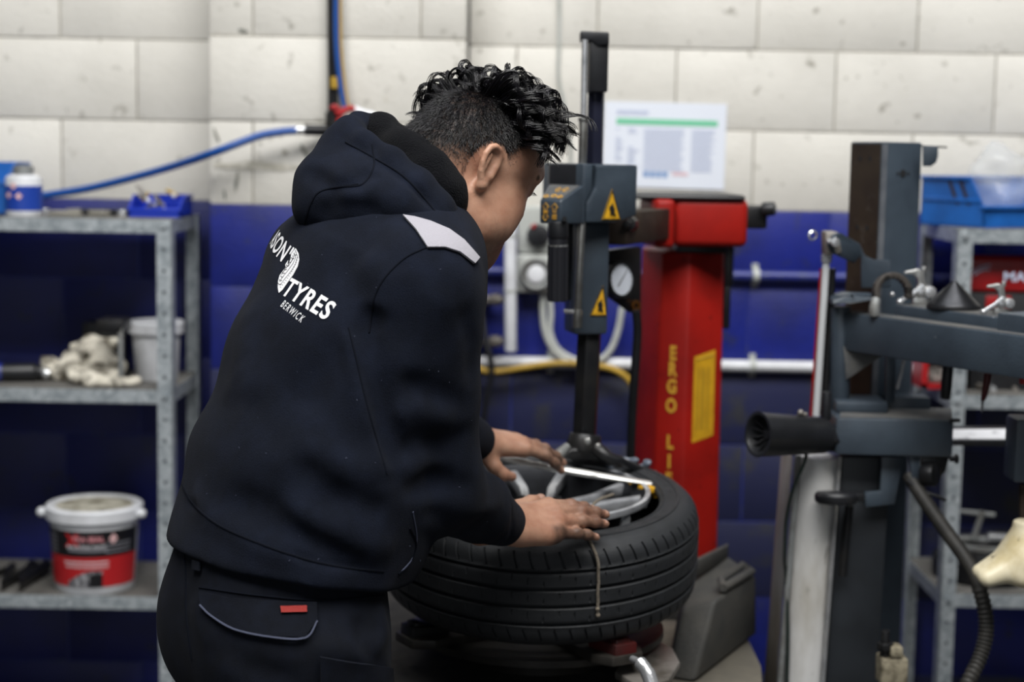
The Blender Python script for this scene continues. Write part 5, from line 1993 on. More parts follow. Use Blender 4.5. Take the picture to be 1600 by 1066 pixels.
def PA(x, y, d):
    return A_(P(x, y, d))


PELV = PA(436, 905, 2.28)
WAIST = PA(478, 740, 2.31)
RIBS = PA(535, 565, 2.345)
CHEST = PA(592, 440, 2.385)
C7 = PA(645, 352, 2.42)
SH_R, EL_R, WR_R = PA(660, 462, 2.25), PA(672, 752, 2.30), PA(791, 819, 2.55)
SH_L = CHEST - BR * 0.16 + UP * 0.0
EL_L = PA(640, 640, 2.68)
WR_L = PA(745, 690, 2.87)
HEAD_Y, HEAD_P = R_(31), R_(25)
F27 = A_((math.cos(HEAD_Y), math.sin(HEAD_Y), 0))
HR = A_((math.sin(HEAD_Y), -math.cos(HEAD_Y), 0))
HF = math.cos(HEAD_P) * F27 - math.sin(HEAD_P) * UP
HU = math.sin(HEAD_P) * F27 + math.cos(HEAD_P) * UP
HC = PA(769, 272, 2.383) - 0.072 * HR
HAX = (HF, HR, HU)


def H(f, r, u):
    return HC + f * HF + r * HR + u * HU


def head_prims():
    p = [ell(H(.003, 0, .038), (.092, .076, .085), HAX, .02),
         ell(H(-.040, 0, .025), (.050, .068, .060), HAX, .03),
         ell(H(.040, 0, .035), (.058, .068, .068), HAX, .03),
         ell(H(.036, 0, -.033), (.050, .058, .064), HAX, .03)]
    for s in (1, -1):
        p += [rcone(H(.004, .058 * s, -.040), H(.025, .054 * s, -.072), .016, .016, .03),
              rcone(H(.025, .054 * s, -.072), H(.060, .016 * s, -.094), .016, .014, .03),
              ell(H(.052, .048 * s, -.030), (.030, .021, .028), HAX, .025),       # cheek
              ell(H(.043, .050 * s, -.060), (.030, .018, .026), HAX, .025)]
    p += [rcone(H(.086, -.030, .036), H(.086, .030, .036), .013, .013, .02),
          ball(H(.062, 0, -.094), .015, .02)]
    for s in (1, -1):
        p += [ball(H(.103, .034 * s, .013), .015, .016, 's'),
              ball(H(.0795, .033 * s, .013), .0135, .006),
              rcone(H(.0925, .018 * s, .030), H(.082, .052 * s, .029), .0052, .004, .010),   # brow
              rcone(H(.0925, .022 * s, .019), H(.083, .046 * s, .018), .0042, .0036, .006)]  # upper lid
    p += [rcone(H(.092, 0, .026), H(.103, 0, -.018), .008, .0105, .016),
          ball(H(.095, .012, -.023), .0085, .010), ball(H(.095, -.012, -.023), .0085, .010),
          ball(H(.097, .008, -.031), .004, .004, 's'), ball(H(.097, -.008, -.031), .004, .004, 's'),
          ell(H(.066, 0, -.060), (.020, .030, .022), HAX, .015),
          rcone(H(.081, -.016, -.055), H(.081, .016, -.055), .0058, .0058, .006),
          rcone(H(.078, -.014, -.067), H(.078, .014, -.067), .0066, .0066, .006),
          rcone(H(.088, -.022, -.061), H(.088, .022, -.061), .0022, .0022, .004, 's')]
    # neck
    p += [rcone(H(-.042, 0, -.035), C7 + BF * .035 + UP * .0, .060, .070, .035),
          rcone(H(-.010, 0, -.060), C7 + BF * .075 - UP * .02, .050, .064, .03),
          rcone(H(-.070, .018, .0), C7 - BF * .005 + BR * .02, .030, .034, .03),
          rcone(H(-.070, -.018, .0), C7 - BF * .005 - BR * .02, .030, .034, .03)]
    # ears
    for s in (1, -1):
        def E(a, b, o):
            a, b, o = a * .9 - .001, b * .9, o * .95      # a: towards the front, b: up, o: out of the ear's plane
            out = math.sin(R_(28))
            f0, r0 = -.012 + a, .0765 + o
            # the ear's rear edge stands out from the skull
            return H(f0 + o * .3, s * (.0735 + (.012 - a) * .36 + o), b + .004)
        g = [ell(E(-.004, .004, .0), (.017, .0032, .026), (A_(H(1, -.45 * s, 0)) - HC, A_(H(.45 * s, 1, 0)) - HC, HU), .006)]
        g[0] = ell(E(-.004, .003, -.001), (.017, .0034, .027),
                   ((HF - .36 * s * HR) / math.hypot(1, .36), (HR * s + .36 * HF) / math.hypot(1, .36), HU), .006)
        rim = [(.012, .012), (.011, .024), (.004, .0325), (-.007, .034), (-.0165, .028), (-.021, .016), (-.0205, .002),
               (-.016, -.012), (-.009, -.022), (-.003, -.030)]
        rr = [.0030, .0042, .0048, .0050, .0050, .0047, .0045, .0044, .0050, .0058]
        pts = [E(a, b, .004) for a, b in rim]
        for i in range(len(pts) - 1):
            g.append(rcone(pts[i], pts[i + 1], rr[i], rr[i + 1], .0006 if i else .004))
        g.append(ball(E(-.002, -.031, .003), .0068, .006))
        g.append(rcone(E(-.009, .018, .003), E(-.012, -.006, .004), .0034, .0036, .004))
        g.append(ell(E(.002, -.004, .008), (.0085, .006, .013), HAX, .004, 's'))
        g.append(rcone(E(.010, .004, .004), E(.008, -.012, .005), .0045, .0042, .005))
        g.append(rcone(E(.012, .010, -.004), E(.006, -.028, -.004), .008, .008, .008))
        p.append(group(g, .007))
    return p


def hand_prims(W, D, S, L, bends, thumb, spread=(6, 1.5, -3, -8), k_web=.0055):
    """hand from the wrist W: fingers along D, thumb side S; bends in degrees per joint"""
    D = A_(D) / np.linalg.norm(D)
    S = A_(S) - D * (A_(S) @ D)
    S = S / np.linalg.norm(S)
    N = np.cross(D, S)
    if N[2] < 0:
        N = -N
    s = L / .19

    def T(a, b, c):
        return W + (a * D + b * S + c * N) * s
    mcp = [(.088, .026, .002), (.091, .007, .005), (.086, -.012, .003), (.078, -.029, -.003)]
    prs = [rcone(T(-.05, 0, 0), T(.012, 0, 0), .024 * s, .023 * s, .02, 'u', S, 1.28)]
    for (a, b, c), w in zip(mcp, (.014, .005, -.006, -.015)):
        prs.append(rcone(T(.006, w, 0), T(a - .004, b, c - .003), .0175 * s, .0125 * s, .016))
    prs.append(rcone(T(.02, -.020, -.006), T(.062, -.028, -.007), .014 * s, .012 * s, .02))
    prs.append(rcone(T(.03, .0, -.004), T(.07, .0, -.004), .016 * s, .012 * s, .02))
    for a, b, c in mcp:
        prs.append(ball(T(a - .001, b, c + .0022), .0092 * s, .012))           # knuckles
    for (a, b, c) in mcp:
        prs.append(rcone(T(.035, b * .5, .012), T(a - .012, b, c + .0098), .0022 * s, .0026 * s, .008))   # tendons
    lens = [(.043, .027, .022), (.047, .030, .023), (.044, .028, .022), (.035, .021, .020)]
    rad = [(.0102, .0092, .0082, .0068), (.0104, .0094, .0084, .0070), (.0099, .0089, .0079, .0066), (.0088, .0080, .0072, .0060)]
    tips = []
    for i in range(4):
        p0 = T(*mcp[i])
        an = R_(spread[i])
        d = D * math.cos(an) + S * math.sin(an)
        g = []
        acc = 0
        for j in range(3):
            acc += R_(bends[i][j])
            dj = d * math.cos(acc) - N * math.sin(acc)
            p1 = p0 + dj * lens[i][j] * s
            g.append(rcone(p0, p1, rad[i][j] * s, rad[i][j + 1] * s, .005))
            if j:
                g.append(ball(p0 + N * .0012 * s, rad[i][j] * s * 1.02, .005))
            p0 = p1
        nail_n = N * math.cos(acc) + d * math.sin(acc)
        tips.append((p0 - dj * .004 * s, dj, nail_n, S, rad[i][3] * s))
        prs.append(group(g, k_web))
    th = [T(*q) for q in thumb]
    g = [rcone(th[0], th[1], .016 * s, .0125 * s, .008), rcone(th[1], th[2], .0122 * s, .0108 * s, .006),
         rcone(th[2], th[3], .0108 * s, .0082 * s, .006)]
    prs.append(group(g, .012))
    td = (th[3] - th[2]) / np.linalg.norm(th[3] - th[2])
    tn = N - td * (N @ td)
    tn = tn / np.linalg.norm(tn)
    tips.append((th[3] - td * .003 * s, td, tn, np.cross(td, tn), .0088 * s))
    return prs, tips


HD_R = A_((.86, .50, .015))
HS_R = A_((-.42, .72, .52))
HAND_R, TIPS_R = hand_prims(WR_R, HD_R, HS_R, .195,
                            [(8, 8, 5), (6, 7, 5), (6, 7, 5), (7, 8, 5)],
                            [(.018, .018, -.008), (.048, .044, -.014), (.076, .056, -.018), (.098, .060, -.018)],
                            spread=(-1, -1, -1, -4))
HD_L = A_((.86, .47, -.13))
HS_L = A_((.42, -.78, -.22))
HAND_L, TIPS_L = hand_prims(WR_L, HD_L, HS_L, .187,
                            [(13, 16, 8), (10, 14, 8), (9, 13, 8), (9, 13, 8)],
                            [(.010, .018, -.012), (.026, .036, -.030), (.044, .044, -.042), (.064, .043, -.046)],
                            spread=(2, 0, -2, -5))

FOOT_R = A_((PELV[0], PELV[1], 0)) + BR * .13 + BF * .02
FOOT_L = A_((PELV[0], PELV[1], 0)) - BR * .13 + BF * .16
HIP_R = PELV + BR * .09 - UP * .05
HIP_L = PELV - BR * .09 - UP * .05
KN_R = A_((0, 0, .49)) + (FOOT_R * .55 + HIP_R * .45) * A_((1, 1, 0)) + BF * .05
KN_L = A_((0, 0, .49)) + (FOOT_L * .55 + HIP_L * .45) * A_((1, 1, 0)) + BF * .05
AN_R, AN_L = FOOT_R + UP * .10, FOOT_L + UP * .10

body = head_prims()
body += chain([C7, CHEST, RIBS, WAIST, PELV], [.075, .095, .095, .085, .095], .04, 'u', BR, 1.4)
for SH, EL, WR, HD in ((SH_R, EL_R, WR_R, HD_R), (SH_L, EL_L, WR_L, HD_L)):
    body += [rcone(CHEST + UP * .04, SH, .07, .056, .05), rcone(SH, EL, .050, .040, .02), rcone(EL, WR, .040, .026, .02)]
body += HAND_R + HAND_L
for HP, KN, AN in ((HIP_R, KN_R, AN_R), (HIP_L, KN_L, AN_L)):
    body += [rcone(PELV, HP, .10, .085, .04), rcone(HP, KN, .080, .055, .03), rcone(KN, AN, .052, .038, .03)]
    body += [rcone(AN - BF * .03 - UP * .055, AN + BF * .15 - UP * .065, .034, .026, .02)]

mat('skin', 'bb9179', .46, col2='a0725c', scale=22, lo=.35, hi=.7, bump=.12, bscale=420, sss=.10, spec=.4)


def skin_nodes():
    """dark stubble where the hair is cropped and grease on the hands, by vertex colour"""
    m = MATS['skin']
    nt = m.node_tree
    b = nt.nodes['Principled BSDF']
    src = b.inputs['Base Color'].links[0].from_socket
    at = nt.nodes.new('ShaderNodeAttribute')
    at.attribute_name = 'marks'
    sp = nt.nodes.new('ShaderNodeSeparateColor')
    nt.links.new(at.outputs['Color'], sp.inputs[0])
    n = nt.nodes.new('ShaderNodeTexNoise')
    n.inputs['Scale'].default_value = 95
    n.inputs['Detail'].default_value = 5
    g = nt.nodes.new('ShaderNodeNewGeometry')
    nt.links.new(g.outputs['Position'], n.inputs['Vector'])
    for ch, col, wid in ((0, '17130f', .25), (1, '231e1b', .3), (2, '7a3f35', .1)):
        ad = nt.nodes.new('ShaderNodeMath')
        ad.operation = 'ADD'
        sb = nt.nodes.new('ShaderNodeMath')
        sb.operation = 'MULTIPLY_ADD'
        nt.links.new(n.outputs['Fac'], sb.inputs[0])
        sb.inputs[1].default_value = 2 * wid
        sb.inputs[2].default_value = -wid
        nt.links.new(sp.outputs[ch], ad.inputs[0])
        nt.links.new(sb.outputs[0], ad.inputs[1])
        gate = nt.nodes.new('ShaderNodeMath')
        gate.operation = 'MULTIPLY'
        gate.use_clamp = True
        st = nt.nodes.new('ShaderNodeMath')
        st.operation = 'MINIMUM'
        st.inputs[1].default_value = 1.0
        ml = nt.nodes.new('ShaderNodeMath')
        ml.operation = 'MULTIPLY'
        ml.inputs[1].default_value = 6.0
        nt.links.new(sp.outputs[ch], ml.inputs[0])
        nt.links.new(ml.outputs[0], st.inputs[0])
        nt.links.new(ad.outputs[0], gate.inputs[0])
        nt.links.new(st.outputs[0], gate.inputs[1])
        x = nt.nodes.new('ShaderNodeMix')
        x.data_type = 'RGBA'
        nt.links.new(gate.outputs[0], x.inputs['Factor'])
        nt.links.new(src, x.inputs[6])
        x.inputs[7].default_value = lin(col)
        src = x.outputs[2]
    nt.links.new(src, b.inputs['Base Color'])


skin_nodes()

bV, bF = sdf_mesh(body, (-.62, 1.85, -.02), (.30, 3.12, 1.72), .0026)
bV = relax(bV, bF, 1, .4)
MAN = np_mesh('person', bV, bF, MATS['skin'])
tag(MAN, 'man in a dark hooded jumper bending over the tyre, pressing it with both hands', 'person')


def sstep(a, b, x):
    t = np.clip((x - a) / (b - a), 0, 1)
    return t * t * (3 - 2 * t)


def head_coords(V):
    q = V - HC
    return q @ HF, q @ HR, q @ HU


def hair_line(f, r, u):
    """0 at the skin below the fade, 1 well inside the hair"""
    edge = np.where(f < .0, -.030 + (f + .0) * .25, -.030 + np.clip((f - 0) * 2.3, 0, .125))   # sideburn rises to the temple
    edge = np.where(f < -.045, -.030 - (f + .045) * -.35, edge)
    return u - edge


def marks():
    f, r, u = head_coords(bV)
    near = (np.abs(r) < .095) & (np.abs(f) < .14) & (u > -.12) & (u < .16)
    hl = hair_line(f, r, u)
    st = sstep(.0, .06, hl) * near * .95
    ear = near & (np.abs(r) > .0725) & (f < .014) & (f > -.05) & (u > -.04) & (u < .045)
    d_ear = np.sqrt(((f + .012) / .030) ** 2 + ((u - .002) / .042) ** 2)
    st = np.where((np.abs(r) > .066) & (d_ear < 1), 0, st)
    beard = near * sstep(-.045, -.075, u) * sstep(-.02, .04, f) * .26
    brow = np.zeros(len(bV))
    for s in (1, -1):
        a, b = H(.094, .014 * s, .031), H(.078, .056 * s, .031)
        t = np.clip((bV - a) @ (b - a) / ((b - a) @ (b - a)), 0, 1)
        brow = np.maximum(brow, sstep(.0068, .004, np.linalg.norm(bV - a - t[:, None] * (b - a), axis=1)) * .8)
    st = np.maximum(st, brow)
    g = np.zeros(len(bV))
    rng = np.random.RandomState(3)
    for W, D, tips, amt in ((WR_R, HD_R, TIPS_R, .58), (WR_L, HD_L, TIPS_L, .76)):
        q = bV - W
        t = q @ (D / np.linalg.norm(D))
        near = (np.linalg.norm(q, axis=1) < .24) & (t > -.0)
        g = np.maximum(g, near * sstep(.06, .17, t) * amt)
        for tp in tips:
            g = np.where(np.linalg.norm(bV - tp[0], axis=1) < .009, g * .35, g)
    # grease along the outer side of the right hand
    Dn = HD_R / np.linalg.norm(HD_R)
    Sn = HS_R - Dn * (HS_R @ Dn)
    Sn /= np.linalg.norm(Sn)
    q = bV - WR_R
    t, s = q @ Dn, q @ Sn
    g = np.maximum(g, (np.linalg.norm(q, axis=1) < .2) * sstep(-.020, -.036, s) * sstep(.055, .075, t) * sstep(.165, .14, t) * .72)
    lip = np.zeros(len(bV))
    for a, b in ((H(.083, -.018, -.055), H(.083, .018, -.055)), (H(.080, -.016, -.067), H(.080, .016, -.067))):
        t = np.clip((bV - a) @ (b - a) / ((b - a) @ (b - a)), 0, 1)
        lip = np.maximum(lip, sstep(.011, .006, np.linalg.norm(bV - a - t[:, None] * (b - a), axis=1)) * .7)
    st = np.maximum(st, beard)
    at = MAN.data.color_attributes.new('marks', 'FLOAT_COLOR', 'POINT')
    c = np.ones((len(bV), 4), np.float32)
    c[:, 0], c[:, 1], c[:, 2] = st, g, lip
    at.data.foreach_set('color', c.ravel())


marks()

# ---- trousers
mat('navy_twill', '0f121a', .8, col2='141823', scale=30, bump=.25, bscale=900, sheen=.015, spec=.15)
mat('navy_fleece', '10141e', .95, col2='151a27', scale=24, bump=.45, bscale=700, sheen=.02, spec=.12, col3='1a1f2c', scale3=300, lo3=.6, hi3=.8)
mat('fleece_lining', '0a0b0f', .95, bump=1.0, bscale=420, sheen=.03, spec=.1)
mat('grey_fleece', 'a3a0a8', .85, bump=.5, bscale=600, sheen=.3)
mat('navy_thread', '10131b', .95, spec=.1)
mat('grey_thread', '4b5064', .8)
mat('white_print', 'e9e9ec', .55)
mat('dark_print', '14161d', .7)
mat('red_tab', 'a8322c', .7, bump=.4, bscale=900)
mat('black_leather', '121214', .5, bump=.3, bscale=300)
mat('rubber_sole', '1a1a1a', .8)

tr = chain([PA(436, 862, 2.28), PELV - UP * .02, PA(440, 985, 2.265)], [.132, .130, .122], .03, 'u', BR, 1.34)
tr += [ell(PELV - BF * .075 - UP * .075 + BR * .06, (.07, .09, .10), (BF, BR, UP), .05),
       ell(PELV - BF * .075 - UP * .075 - BR * .06, (.07, .09, .10), (BF, BR, UP), .05)]
for HP, KN, AN in ((HIP_R, KN_R, AN_R), (HIP_L, KN_L, AN_L)):
    tr += [rcone(HP - UP * .02, KN, .104, .083, .04), rcone(KN, AN + UP * .02, .083, .074, .03)]
tr += [plane_cut(A_((0, 0, .06)), (0, 0, -1))]
trb = list(tr)
for pts, r, a in (([(300, 900), (380, 918), (470, 928), (600, 930)], .008, .0025),
                  ([(560, 960), (565, 1010), (600, 1050)], .012, -.006), ([(590, 940), (600, 990), (575, 1030)], .014, .006),
                  ([(320, 1000), (380, 1040), (480, 1066)], .02, -.006), ([(300, 930), (330, 1000), (380, 1060)], .02, .005),
                  ([(480, 1010), (560, 1020), (610, 1050)], .014, .006)):
    tr.append(crease(trace(trb, pts), r, a))
for KN in (KN_R, KN_L):
    for k in range(5):
        z = .18 + .11 * k
        c = A_((KN[0], KN[1], z))
        tr.append(crease([c + BR * .09 - BF * .02, c + BF * .09 + UP * .03, c - BR * .09], .03, -.008))
V, F = sdf_mesh(tr, (-.75, 1.8, 0), (.25, 2.9, 1.12), .0055)
TROUSERS = np_mesh('trousers', relax(V, F, 1), F, MATS['navy_twill'], MAN)
TBVH = BVHTree.FromPolygons([Vector(v) for v in V], [tuple(f) for f in F.tolist()])

# ---- hooded jumper
TOR = BR
axis = RIBS - PELV
hd = chain([PA(436, 960, 2.275), PA(437, 880, 2.285), WAIST, RIBS, CHEST], [.128, .137, .142, .138, .135], .05, 'u', BR, 1.40)
hd += [rcone(CHEST, PA(632, 378, 2.40), .132, .085, .05, 'u', BR, 1.45),
       ell(WAIST + BF * .07 - UP * .05, (.11, .15, .15), (BF, BR, UP), .06),
       rcone(PA(630, 394, 2.38), SH_R + UP * .020, .078, .074, .04),
       rcone(PA(632, 390, 2.44), SH_L + UP * .022, .080, .078, .05)]
ELR_S, ELL_S = EL_R + A_((.0, 0, 0)), EL_L
ax_r = (WR_R - EL_R) / np.linalg.norm(WR_R - EL_R)
ax_l = (WR_L - EL_L) / np.linalg.norm(WR_L - EL_L)
CUFF_R = WR_R - ax_r * .018
CUFF_L = WR_L - ax_l * .015
hd_r = [rcone(SH_R, (SH_R + EL_R) / 2, .080, .072, .03), rcone((SH_R + EL_R) / 2, EL_R, .072, .069, .02),
        rcone(EL_R, EL_R + (CUFF_R - EL_R) * .62, .068, .052, .03), rcone(EL_R + (CUFF_R - EL_R) * .62, CUFF_R, .050, .0385, .012)]
hd_l = [rcone(SH_L, (SH_L + EL_L) / 2, .082, .072, .03), rcone((SH_L + EL_L) / 2, EL_L, .072, .064, .02),
        rcone(EL_L, CUFF_L, .064, .040, .02)]
hem_n = A_(-UP * math.cos(R_(11)) - BF * math.sin(R_(11)))
hd += [plane_cut(PA(440, 908, 2.12), hem_n)]
hd += [group(hd_r, .022), group(hd_l, .022)]
hdb = list(hd)
HBOX = ((-.62, 1.9, .75), (.18, 3.0, 1.62))


def HC_(pts, r, a):
    hd.append(crease(trace(hdb, pts), r, a))


# folds seen on the back, waist and sleeve
HC_([(585, 470), (572, 520), (578, 580), (600, 660), (612, 740)], .016, -0.0216)       # behind the arm
HC_([(545, 505), (558, 580), (590, 680), (606, 760)], .016, 0.0081)
HC_([(540, 520), (500, 590), (470, 650)], .03, -0.0054)
HC_([(385, 560), (392, 640), (430, 700), (480, 740)], .026, 0.0095)
HC_([(370, 590), (420, 680), (500, 760), (560, 800)], .022, -0.0081)
HC_([(345, 770), (420, 800), (500, 845), (590, 870)], .024, -0.0108)
HC_([(430, 775), (500, 825), (560, 852), (620, 860)], .018, 0.0095)
HC_([(300, 760), (330, 810), (400, 850), (480, 880)], .016, 0.0068)
HC_([(470, 690), (540, 730), (600, 740)], .020, 0.0068)
HC_([(480, 770), (560, 790), (610, 800)], .018, -0.0068)
HC_([(400, 460), (380, 560), (350, 640)], .03, 0.0054)
HC_([(560, 400), (600, 440), (590, 500)], .022, 0.0054)
HC_([(618, 712), (650, 690), (690, 688), (745, 668)], .016, -.006)                    # elbow
HC_([(616, 742), (660, 722), (700, 722), (755, 700)], .014, .005)
HC_([(624, 772), (670, 752), (715, 758), (768, 738)], .014, -.006)
HC_([(640, 790), (690, 782), (740, 800), (790, 790)], .014, .004)
HC_([(604, 655), (650, 640), (715, 660)], .016, .006)
HC_([(620, 600), (670, 610), (745, 640)], .018, -.005)
HC_([(690, 440), (660, 520), (640, 600)], .025, .004)
HC_([(720, 470), (735, 540), (740, 610)], .016, -.005)
HC_([(650, 810), (700, 835), (760, 848)], .012, .005)
HC_([(280, 752), (305, 790), (400, 848), (500, 880), (600, 890)], .006, -.004)        # top of the hem band
HC_([(795, 784), (801, 815), (792, 850)], .005, -.003)
hd.append(ripple(.0022, [22, 31, 45], CHEST, 2.0))
V, F = sdf_mesh(hd, *HBOX, .0042)
V = relax(V, F, 2)
HOODIE = np_mesh('jumper', V, F, MATS['navy_fleece'], MAN)
HBVH = BVHTree.FromPolygons([Vector(v) for v in V], [tuple(f) for f in F.tolist()])

# ---- hood lying on the shoulders
PK = PA(545, 199, 2.40)
near_rim = [PK, PA(570, 226, 2.352), PA(612, 252, 2.325), PA(652, 286, 2.31), PA(684, 322, 2.31), PA(704, 356, 2.335), PA(722, 400, 2.42)]
far_rim = [PK, PA(560, 192, 2.435), PA(598, 197, 2.47), PA(635, 230, 2.51), PA(680, 270, 2.56), PA(735, 345, 2.61)]
ho = chain(near_rim, [.012, .016, .018, .018, .018, .018, .02], .014)
ho += chain(far_rim, [.012, .014, .016, .018, .02, .02], .014)
ho += chain([PA(538, 232, 2.39), PA(512, 290, 2.36), PA(512, 322, 2.345)], [.026, .042, .040], .03)
ho += chain([PA(515, 318, 2.345), PA(566, 312, 2.325), PA(622, 332, 2.31), PA(664, 362, 2.315), PA(700, 392, 2.36)], [.040, .050, .042, .034, .028], .035)
ho += chain([PA(537, 245, 2.39), PA(570, 285, 2.355), PA(618, 312, 2.33)], [.022, .036, .032], .03)
ho += chain([PA(540, 240, 2.41), PA(590, 260, 2.47), PA(650, 300, 2.54), PA(720, 370, 2.58)], [.03, .055, .055, .04], .035)
ho += [rcone(C7 + UP * .015 - BF * .018, H(-.04, 0, .03), .076, .094, .012, 's'),
       rcone(PA(585, 215, 2.425), PA(640, 300, 2.43), .016, .045, .012, 's')]
hob = list(ho)
for pts, r, a in (([(470, 262), (520, 292), (560, 290), (582, 262)], .012, -.009),
                  ([(520, 300), (580, 300), (640, 330), (700, 350)], .02, .006),
                  ([(495, 345), (520, 318), (560, 322), (610, 330)], .014, -.006),
                  ([(552, 225), (590, 250), (640, 288), (690, 340)], .007, -.006),
                  ([(580, 262), (590, 240), (584, 222)], .006, -.005)):
    ho.append(crease(trace(hob, pts), r, a))
ho.append(ripple(.002, [30, 44], CHEST, 2.0))
V, F = sdf_mesh(ho, (-.40, 2.1, 1.28), (.06, 2.75, 1.66), .0036)
V = relax(V, F, 2)
HOOD = np_mesh('hood', V, F, MATS['navy_fleece'], MAN)
HOBVH = BVHTree.FromPolygons([Vector(v) for v in V], [tuple(f) for f in F.tolist()])
# the fleece lining inside the opening
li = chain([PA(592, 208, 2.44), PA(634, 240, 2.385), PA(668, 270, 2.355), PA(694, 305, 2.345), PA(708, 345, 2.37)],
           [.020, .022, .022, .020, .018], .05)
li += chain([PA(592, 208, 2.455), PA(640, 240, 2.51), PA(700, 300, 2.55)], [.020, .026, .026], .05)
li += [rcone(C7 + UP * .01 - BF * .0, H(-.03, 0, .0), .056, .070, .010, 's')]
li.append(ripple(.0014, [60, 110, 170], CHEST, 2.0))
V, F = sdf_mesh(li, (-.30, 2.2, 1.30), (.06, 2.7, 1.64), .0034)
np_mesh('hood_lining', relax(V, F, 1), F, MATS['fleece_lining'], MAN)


def sight(bvh, x, y, off=.001):
    o = Vector((0, 0, CAMZ))
    d = (P(x, y, 3.0) - o).normalized()
    h = bvh.ray_cast(o, d)
    if h[0] is None:
        return None
    n = h[1] if h[1].dot(d) < 0 else -h[1]
    return h[0] + n * off, n


def seam(name, pix, bvh, m, r=.0012, parent=None, off=None):
    pts = smooth_path([Vector((x, y, 0)) for x, y in pix], 7)
    hit = [sight(bvh, p.x, p.y, r * .4 if off is None else off) for p in pts]
    hit = [h[0] for h in hit if h]
    if len(hit) < 2:
        return None
    good = [hit[0]]
    for q in hit[1:]:
        if (q - good[-1]).length < .06:
            good.append(q)
    mb = MB()
    mb.tube(good, r, 5)
    return mb.build(name, m, parent)


TH = MATS['navy_thread']
for pix in ([(668, 386), (632, 404), (600, 436), (584, 470), (577, 520)], [(282, 752), (305, 790), (350, 825), (440, 862), (520, 884), (600, 893)],
            [(640, 825), (650, 850), (640, 880), (622, 897)], [(545, 512), (556, 560), (575, 640), (604, 740)]):
    seam('seam', pix, HBVH, TH, .0014, HOODIE)
seam('seam', [(645, 800), (651, 840), (644, 872), (624, 896)], HBVH, MATS['grey_thread'], .0011, HOODIE)
for pix in ([(540, 222), (580, 244), (630, 275), (670, 318), (700, 362)], [(582, 226), (584, 260), (566, 288), (530, 292)],
            [(476, 350), (486, 318), (504, 298), (560, 288)]):
    seam('seam', pix, HOBVH, TH, .0013, HOOD)


def patch(name, poly, bvh, m, parent, th=.0025, res=7, off=.0016):
    """a piece of cloth laid on the surface: filled pixel outline, given thickness"""
    xs = [p[0] for p in poly]
    ys = [p[1] for p in poly]
    bm = bmesh.new()
    vs = [bm.verts.new((x, y, 0)) for x, y in poly]
    bm.faces.new(vs)
    bmesh.ops.triangulate(bm, faces=bm.faces)
    for _ in range(7):
        es = [e for e in bm.edges if e.calc_length() > res]
        if not es:
            break
        bmesh.ops.subdivide_edges(bm, edges=es, cuts=1)
        bmesh.ops.triangulate(bm, faces=bm.faces)
    for v in list(bm.verts):
        h = sight(bvh, v.co.x, v.co.y, off)
        if h is None:
            bm.verts.remove(v)
        else:
            v.co = h[0]
    bm.normal_update()
    r = bmesh.ops.solidify(bm, geom=list(bm.faces), thickness=th)
    bmesh.ops.recalc_face_normals(bm, faces=bm.faces)
    me = bpy.data.meshes.new(name)
    offv = origin_of(parent)
    for v in bm.verts:
        v.co -= offv
    bm.to_mesh(me)
    bm.free()
    me.polygons.foreach_set('use_smooth', [True] * len(me.polygons))
    me.set_sharp_from_angle(angle=R_(50))
    return link_mesh(name, me, m, parent)


YOKE = patch('shoulder_patch', [(630, 340), (648, 343), (672, 350), (700, 362), (722, 378), (745, 404), (738, 413), (716, 396), (694, 389), (668, 389), (650, 362)],
             HBVH, MATS['grey_fleece'], HOODIE, .003, 6, .0022)
YOKE['label'] = 'light grey shoulder panel'

# ---- printing on the back: lettering laid on the cloth, reading across the back
PRINT_O = Vector(sight(HBVH, 452, 428)[0])


def print_text(name, s, size, px0, px1, bold, width, m, parent, up=1.0, height=None):
    """lettering along a line across the back from one seen point to another, wrapped on the cloth"""
    a, b = sight(HBVH, *px0), sight(HBVH, *px1)
    while a is None:
        px0 = (px0[0] + 1, px0[1])
        a = sight(HBVH, *px0)
    v, f = text_mesh(s, 1.0, bold, 1.0, 'LEFT', 1, width)
    x0 = min(q[0] for q in v)
    x1 = max(q[0] for q in v)
    pa, pb = a[0], b[0]
    ex = (pb - pa)
    n = (a[1] + b[1]).normalized()
    ey = n.cross(ex).normalized()
    if ey.z < 0:
        ey = -ey
    k = ex.length / (x1 - x0)
    hk = size
    out = []
    for x, y in v:
        p = pa + ex * ((x - x0) / (x1 - x0)) + ey * (y * hk)
        h = HBVH.ray_cast(p + n * .08, -n)
        out.append((h[0] + h[1] * (.0012 if h[1].dot(n) > 0 else -.0012)) if h[0] is not None else p)
    mb = MB()
    mb.add(out, f)
    return mb.build(name, m, parent, weld=False)


# ---- work boots under the trousers
for AN, nm in ((AN_R, 'boot'), (AN_L, 'boot')):
    bt = [rcone(AN + UP * .06, AN - UP * .03, .056, .056, .03), rcone(AN - BF * .03 - UP * .045, AN + BF * .17 - UP * .055, .052, .043, .03, 'u', BR, 1.1),
          plane_cut((0, 0, .022), (0, 0, -1))]
    V, F = sdf_mesh(bt, AN - A_((.3, .3, .12)), AN + A_((.3, .3, .2)), .008)
    B = np_mesh('boot', V, F, MATS['black_leather'], MAN)
    bt = [rcone(AN - BF * .035 - UP * .045, AN + BF * .175 - UP * .05, .058, .05, .02, 'u', BR, 1.1), plane_cut((0, 0, .001), (0, 0, -1)), plane_cut((0, 0, .026), (0, 0, 1))]
    V, F = sdf_mesh(bt, AN - A_((.3, .3, .12)), AN + A_((.3, .3, .2)), .008)
    np_mesh('sole', V, F, MATS['rubber_sole'], B)

